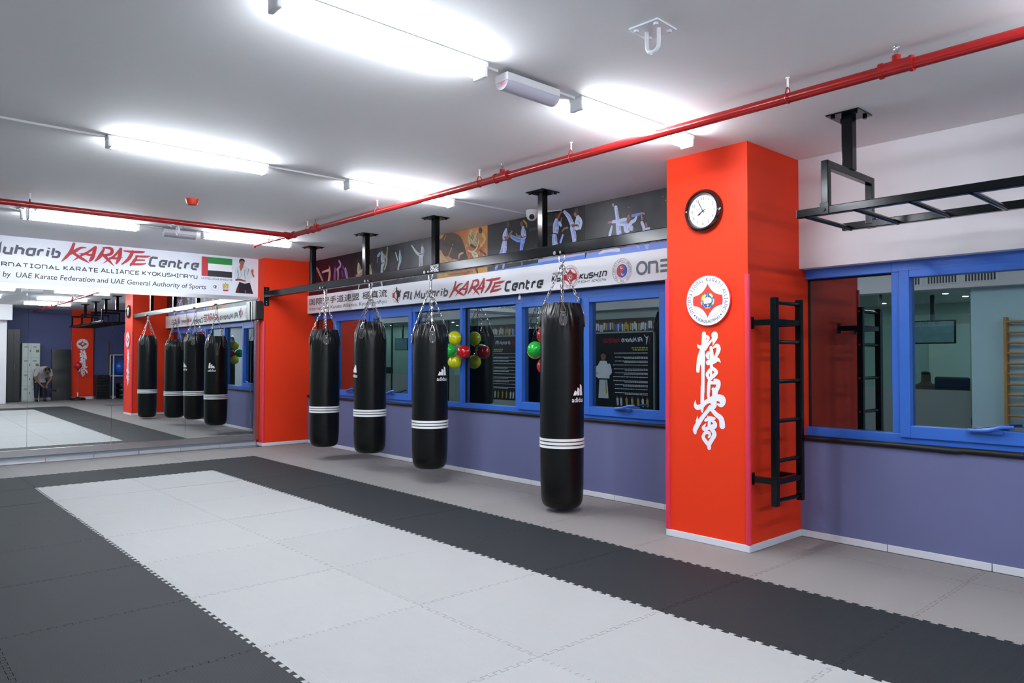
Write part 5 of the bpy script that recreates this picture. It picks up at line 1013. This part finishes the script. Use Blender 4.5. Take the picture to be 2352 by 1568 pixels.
# person with a camera, bending forward
root = empty('person', (16.5, -1.62, 0), 'person in checked shirt and jeans bending over a black camera, seen in the mirror', 'person')
sk = [((.10, .0, .80), .115, None), ((.02, .02, .93), .125, 0), ((-.16, .05, 1.05), .15, 1), ((-.28, .09, 1.07), .11, 2), ((-.36, .115, 1.035), .055, 3), ((-.42, .13, 1.01), .085, 4), ((-.47, .14, .95), .075, 5),
      ((-.20, -.13, 1.02), .065, 2), ((-.24, -.19, .78), .046, 7), ((-.32, -.03, .56), .034, 8), ((-.22, .24, 1.0), .065, 2), ((-.28, .27, .77), .046, 10), ((-.34, .13, .56), .034, 11),
      ((.10, -.095, .76), .092, 0), ((.06, -.10, .44), .066, 13), ((.10, -.10, .09), .046, 14), ((-.08, -.11, .035), .036, 15), ((.10, .10, .76), .092, 0), ((.05, .12, .44), .066, 17), ((.09, .13, .09), .046, 18), ((-.09, .14, .035), .036, 19), ((-.355, .018, .522), .026, 9), ((-.352, .124, .515), .026, 12)]
skinned('body', sk, DSKIN, root, 0, 2)
def hand_at(wr, d, side, nm, m, s=1.0, curl=.5):
    wr = Vector(wr); d = Vector(d).normalized(); sd = Vector(side).normalized(); nn = d.cross(sd)
    ch = [(wr, .026*s, None), (wr+d*.045*s, (.038*s, .018*s), 0), (wr+d*.085*s, (.038*s, .016*s), 1)]
    for k in range(4):
        o = (k-1.5)*.020*s; L = [.062, .072, .067, .052][k]*s; base = wr+d*.088*s+sd*o
        ch.append((base, .0092*s, 2)); ch.append((base+d*L*.5+nn*L*.25*curl, .0085*s, len(ch)-1)); ch.append((base+d*L*.8+nn*L*.8*curl, .007*s, len(ch)-1))
    t0 = wr+d*.03*s-sd*.032*s; ch.append((t0, .012*s, 1)); ch.append((t0+d*.03*s-sd*.022*s+nn*.01*s, .010*s, len(ch)-1)); ch.append((t0+d*.055*s-sd*.022*s+nn*.03*s*curl, .008*s, len(ch)-1))
    return skinned(nm, ch, m, root, 0, 1)
hand_at((-.32, -.03, .56), (-.4, .55, -.55), (-.3, .3, .8), 'hand', DSKIN); hand_at((-.34, .13, .56), (-.2, -.1, -.9), (-.7, .7, 0), 'hand', DSKIN)
SHIRT = mat('checked_shirt', '9a9797', .8, noise=.4, nscale=40)
shp = [((.12, .0, .80), .165, None), ((.03, .02, .92), .178, 0), ((-.16, .05, 1.05), .195, 1), ((-.285, .09, 1.07), .135, 2), ((-.20, -.13, 1.02), .082, 2), ((-.235, -.185, .80), .062, 4), ((-.22, .24, 1.0), .082, 2), ((-.275, .265, .80), .062, 6), ((-.335, .108, 1.052), .088, 3), ((.125, .0, .70), .150, 0)]
skinned('shirt', shp, SHIRT, root, 0, 2)
JE = mat('dark_jeans', '1c2238', .8)
skinned('jeans', [((.10, 0, .82), .128, None), ((.10, -.095, .74), .104, 0), ((.06, -.10, .44), .080, 1), ((.10, -.10, .10), .062, 2), ((.10, .10, .74), .104, 0), ((.05, .12, .44), .080, 4), ((.09, .13, .10), .062, 5)], JE, root, 0, 2)
for y in (-.105, .135):
    skinned('shoe', [((.12, y, .05), .048, None), ((.02, y, .045), .05, 0), ((-.13, y+.005, .032), .034, 1)], BLACKM, root, 0, 2)
skinned('hair', [((-.385, .122, 1.055), .092, None), ((-.44, .135, 1.055), .092, 0), ((-.49, .142, 1.012), .062, 1)], HAIR, root, 0, 2)
f_ = MB()
for s_ in (-.03, .03): f_.lathe([(.001, -.008), (.008, 0), (.001, .008)], BLACKM, 8, (-.515, .145+s_, .965))
f_.build('eyes', root)
f_ = MB(); f_.tube([(-.52, .145, .965), (-.545, .148, .94), (-.525, .146, .93)], [.006, .013, .008], DSKIN, 8); f_.build('nose', root)
f_ = MB(); f_.tube([(-.522, .125, .905), (-.53, .146, .902), (-.522, .167, .905)], .006, mat('lips', '5a2e2a', .5), 6); f_.build('mouth', root)
for s_ in (-.088, .088):
    f_ = MB(); f_.lathe([(.002, -.012), (.018, -.004), (.022, .004), (.012, .01)], DSKIN, 10, (0, 0, 0), 'y'); f_.v = [(v[0]-.425, v[1]+.13+s_, v[2]*1.3+1.0) for v in f_.v]; f_.build('ear', root)
root2 = empty('camera_in_hand', (16.5-.36, -1.62+.17, .45), 'black photo camera held low in the hands of the bending person', 'camera')
b = MB(); b.box((16.06, -1.50, .345), (16.13, -1.36, .44), BLACKM, .012); b.box((16.07, -1.465, .438), (16.12, -1.395, .462), BLACKM, .008); rel(b.build('body'), root2)
b = MB(); b.tube([(16.095, -1.36, .39), (16.095, -1.28, .38), (16.095, -1.22, .375)], [.038, .042, .046], mat('lens_black', '18181c', .25), 16); b.tube([(16.095, -1.225, .375), (16.095, -1.215, .3745)], .036, WPLASTIC, 14); rel(b.build('lens', smooth=40), root2)

# ------------------------------------------------------------------ opposite side (seen reflected in the window glass)
OPP = Pl((0, YO, 0), (-1, 0, 0), (0, 0, 1))         # faces +y, a runs along -x
root = empty('training_poster', (1.82, YO, .40), 'large black poster with white text and karate man opposite the windows, seen reflected', 'poster')
b = MB(); b.box((1.0, YO+.0006, .40), (2.64, YO+.010, 2.0), mat('poster_black', '10141b', .4), .002); rel(b.build('panel'), root)
b = MB(); e = .0115; WI, YI, RI = pm('e8e8ec'), pm('c8c42a'), pm('a02028')
techno(b, '@l', OPP, -2.36, -2.25, 1.80, 1.90, e, WI, .19, .2); techno(b, 'Muharib', OPP, -2.21, -1.82, 1.80, 1.90, e, WI, .18, .2); karate(b, OPP, -1.78, 1.775, .52, .12, e, RI)
for l in ([(-2.52, 1.92, .012), (-2.49, 1.88, .03), (-2.48, 1.82, .03), (-2.47, 1.75, .014)], [(-2.49, 1.88, .03), (-2.45, 1.90, .02), (-2.41, 1.95, .012)]): b.stroke(l, OPP, e, WI)
for l in ([(-2.57, 1.90, .012), (-2.545, 1.86, .025), (-2.55, 1.76, .012)],): b.stroke(l, OPP, e, RI)
for k in range(2):
    x = -2.50
    while x < -2.14: wdt = R.uniform(.03, .08); b.flat([(x, 1.665-.045*k), (x+wdt, 1.665-.045*k), (x+wdt, 1.69-.045*k), (x, 1.69-.045*k)], OPP, e, YI); x += wdt+.015
for k in range(11):
    for q in range(2 if k % 3 else 1):
        x = -2.50; z = 1.56-k*.085-q*.026
        while x < (-1.62 if q == 0 else -1.9): wdt = R.uniform(.02, .07); b.flat([(x, z), (x+wdt, z), (x+wdt, z+.014), (x, z+.014)], OPP, e, WI); x += wdt+.011
rel(b.build('lettering'), root)
b = MB()
b.flat([(-1.44, .58), (-1.15, .58), (-1.17, .9), (-1.18, 1.0), (-1.40, 1.0)], OPP, e, pm('d5d8de')); b.flat([(-1.47, 1.0), (-1.13, 1.0), (-1.10, 1.25), (-1.20, 1.40), (-1.38, 1.40), (-1.46, 1.25)], OPP, e+.0003, pm('e6e9ef')); b.disc((-1.29, 1.50), .075, OPP, e+.0006, pm('8a5a44'), 18, .10); b.flat([(-1.37, 1.52), (-1.35, 1.60), (-1.23, 1.60), (-1.21, 1.52), (-1.29, 1.57)], OPP, e+.0009, pm('15131a'))
b.stroke([(-1.12, 1.25, .08), (-1.06, 1.12, .07), (-1.12, 1.06, .06)], OPP, e+.0006, pm('e6e9ef')); b.stroke([(-1.46, 1.3, .08), (-1.50, 1.15, .07), (-1.40, 1.08, .06)], OPP, e+.0006, pm('dfe2ea')); b.stroke([(-1.46, 1.0, .03), (-1.14, 1.0, .03)], OPP, e+.0009, pm('1a1a20')); b.stroke([(-1.36, .98, .025), (-1.38, .70, .03)], OPP, e+.0012, pm('b09a20'))
for x in (-2.5, -2.38, -2.26, -2.1, -1.95, -1.8, -1.7): b.stroke([(x, .46, .05), (x+.01, .58, .06)], OPP, e, pm(R.choice(['d0d4dc', 'b8a040', 'c8ccd4', '9aa0ac']))); b.disc((x+.01, .625), .02, OPP, e+.0003, pm('7a5240'), 10)
rel(b.build('photo_print'), root)
root = empty('team_photo_strip', (1.9, YO, 2.03), 'photo strip of karate students above the black poster, seen reflected in the windows', 'poster')
b = MB(); b.box((.35, YO+.0006, 2.03), (3.03, YO+.008, 2.31), mat('strip_brown', '4a4436', .5)); rel(b.build('panel'), root)
b = MB()
for k in range(46):
    x = -3.0+.056*k+R.uniform(-.01, .01); z = 2.05+R.uniform(0, .05); b.stroke([(x, z, .04), (x+R.uniform(-.01, .01), z+.12, .05)], OPP, .0088+k*.00002, pm(R.choice(['e6e9ef', 'd6dae4', 'c8b060', '5f7ac0', 'eceef2']))); b.disc((x, z+.17), .017, OPP, .0092+k*.00002, pm(R.choice(['8a5a44', '6a4434'])), 10)
rel(b.build('figures'), root)
# glazed office front
root = empty('office_glazing', (5.7, YO-.07, 0), 'glass office partition with frosted lower band opposite the windows, seen reflected', 'partition')
b = MB()
for x in (3.05, 4.4, 5.74, 7.08, 8.40): b.box((x, YO-.10, -.02), (x+.03, YO-.05, 2.5), mat('aluminium_dark', '3a3d40', .3, .8), .003)
rel(b.build('frame'), root)
for x in (3.08, 4.43, 5.77, 7.11):
    b = MB(); b.box((x+.002, YO-.078, -.015), (x+1.288, YO-.07, 2.498), OGLASS); pn = rel(b.build('pane'), root)
FR_ = mat('frosted_film', '8f9b98', .35); FR_.node_tree.nodes['Principled BSDF'].inputs['Alpha'].default_value = .72
b = MB()
for x in (3.08, 4.43, 5.77, 7.11): b.box((x+.01, YO-.0693, .0), (x+1.28, YO-.0683, .98), FR_)
rel(b.build('frosted_band'), root)
# office contents
root = empty('television', (7.55, -7.0, 1.69), 'wall television hung in the office behind the glass, seen reflected', 'television')
b = MB(); b.box((7.28, -7.03, 1.70), (7.98, -6.98, 2.08), BLACKM, .006); b.box((7.6, -7.06, 2.05), (7.66, -7.03, 2.499), BLACKM); rel(b.build('housing'), root)
b = MB(); b.box((7.30, -6.9795, 1.72), (7.96, -6.9785, 2.06), mat('tv_picture', '55666e', .3, noise=.8, nscale=9, emit=('4a5a62', .35))); rel(b.build('screen'), root)
b = MB(); b.box((6.9, -9.098, -.0), (7.6, -9.06, 2.1), mat('office_door_white', 'dfe6e2', .5), .006); b.box((7.02, -9.059, 1.0), (7.06, -9.03, 1.12), CHROME, .004); tag(b.build('office_door'), 'white flush door at the back of the office, seen reflected', 'door')
root = empty('office_chair', (8.0, -6.72, 0), 'black high-back office chair behind the frosted glass, seen reflected', 'chair')
CH = mat('chair_black', '141416', .5)
b = MB(); b.box((-.25, -.06, .55), (.25, .02, 1.17), CH, .05); b.build('backrest', root); b = MB(); b.box((-.25, -.52, .42), (.25, -.05, .52), CH, .04); b.build('seat', root)
b = MB(); b.tube([(0, -.28, .08), (0, -.28, .42)], .03, CHROME, 10); b.build('column', root)
b = MB()
for k in range(5): a = k*2*PI/5; b.tube([(0, -.28, .09), (.27*math.cos(a), -.28+.27*math.sin(a), .06)], [.025, .018], CH, 8); b.lathe([(.02, -.024), (.028, .01), (.02, .03)], CH, 10, (.27*math.cos(a), -.28+.27*math.sin(a), .025))
b.build('base', root)
root = empty('person', (7.42, -7.35, 0), 'person in pink shirt seated with back turned in the office, seen reflected', 'person')
sk = [((0, -.02, .52), .13, None), ((0, .0, .72), .12, 0), ((0, .02, .95), .13, 1), ((0, .02, 1.06), .06, 2), ((0, .0, 1.14), .085, 3), ((0, -.01, 1.23), .075, 4), ((-.19, .0, .97), .055, 2), ((-.24, -.08, .74), .042, 6), ((-.15, -.30, .70), .03, 7), ((.19, .0, .97), .055, 2), ((.24, -.08, .74), .042, 9), ((.15, -.30, .70), .03, 10),
      ((-.10, -.10, .50), .085, 0), ((-.12, -.45, .50), .065, 12), ((-.12, -.47, .08), .045, 13), ((.10, -.10, .50), .085, 0), ((.12, -.45, .50), .065, 15), ((.12, -.47, .08), .045, 16)]
skinned('body', sk, DSKIN, root, 0, 2)
skinned('shirt', [((0, -.02, .55), .145, None), ((0, .0, .72), .136, 0), ((0, .02, .95), .146, 1), ((-.19, .0, .97), .072, 2), ((-.23, -.06, .80), .06, 3), ((.19, .0, .97), .072, 2), ((.23, -.06, .80), .06, 5)], mat('pink_shirt', 'c85a6a', .8), root, 0, 2)
skinned('trousers', [((0, -.05, .52), .12, None), ((-.10, -.10, .50), .10, 0), ((-.12, -.45, .50), .08, 1), ((-.12, -.47, .12), .06, 2), ((.10, -.10, .50), .10, 0), ((.12, -.45, .50), .08, 4), ((.12, -.47, .12), .06, 5)], JE, root, 0, 2)
skinned('hair', [((0, .02, 1.17), .086, None), ((0, .01, 1.25), .082, 0)], HAIR, root, 0, 2)
b = MB(); b.box((-.22, -.14, .32), (.22, .26, .355), CH, .01); b.box((-.2, -.12, -.02), (-.17, -.09, .32), CH); b.box((.17, -.12, -.02), (.2, -.09, .32), CH); b.box((-.2, .21, -.02), (-.17, .24, .32), CH); b.box((.17, .21, -.02), (.2, .24, .32), CH); o = b.build('stool'); o.location = (7.42, -7.35, 0); tag(o, 'low black stool under the seated person in pink, seen reflected', 'stool')
# wall bars
root = empty('wall_bars', (9.4, YO, .42), 'wooden wall bars on the pale blue wall opposite the windows, seen reflected', 'wall bars')
WD = mat('beech_wood', 'b98a4e', .45, noise=.12, nscale=6)
for x in (8.88, 9.72):
    b = MB(); b.box((x-.02, YO+.0006, .42), (x+.02, YO+.13, 2.05), WD, .006); rel(b.build('upright'), root)
for k in range(11):
    b = MB(); b.tube([(8.88, YO+.095, .50+k*.148), (9.72, YO+.095, .50+k*.148)], .017, WD, 10); rel(b.build('rung', smooth=50), root)
# grilles on the bulkhead, downlights
for k, x in enumerate((7.62, 8.12, 8.62, 4.6, 5.1)):
    root = empty('air_grille', (x, -5.98, 2.62), ('white air grille on the ceiling bulkhead, %s from the office corner, seen reflected' % ORD[k+1]), 'air vent', 'air grilles on the bulkhead')
    b = MB(); b.box((x-.22, -5.9795, 2.57), (x+.22, -5.968, 2.70), WPLASTIC, .003); rel(b.build('frame'), root)
    s = MB()
    for q in range(10): s.box((x-.2+.04*q, -5.969, 2.585), (x-.2+.04*q+.024, -5.9665, 2.685), mat('vent_dark', '4a4d50', .6))
    rel(s.build('slots'), root)
for k, (x, y) in enumerate([(3.6, -6.9), (5.0, -6.9), (6.4, -6.9), (7.9, -6.8), (7.95, -7.6), (8.0, -8.3), (6.4, -8.2), (4.6, -8.2)]):
    b = MB(); b.lathe([(.055, 2.4995), (.055, 2.490)], WPLASTIC, 20, (x, y, 0)); b.lathe([(.042, 2.4895), (.042, 2.4885)], DOWN, 20, (x, y, 0)); tag(b.build('downlight'), 'small round downlight in the office ceiling, seen reflected', 'downlight', 'office downlights')
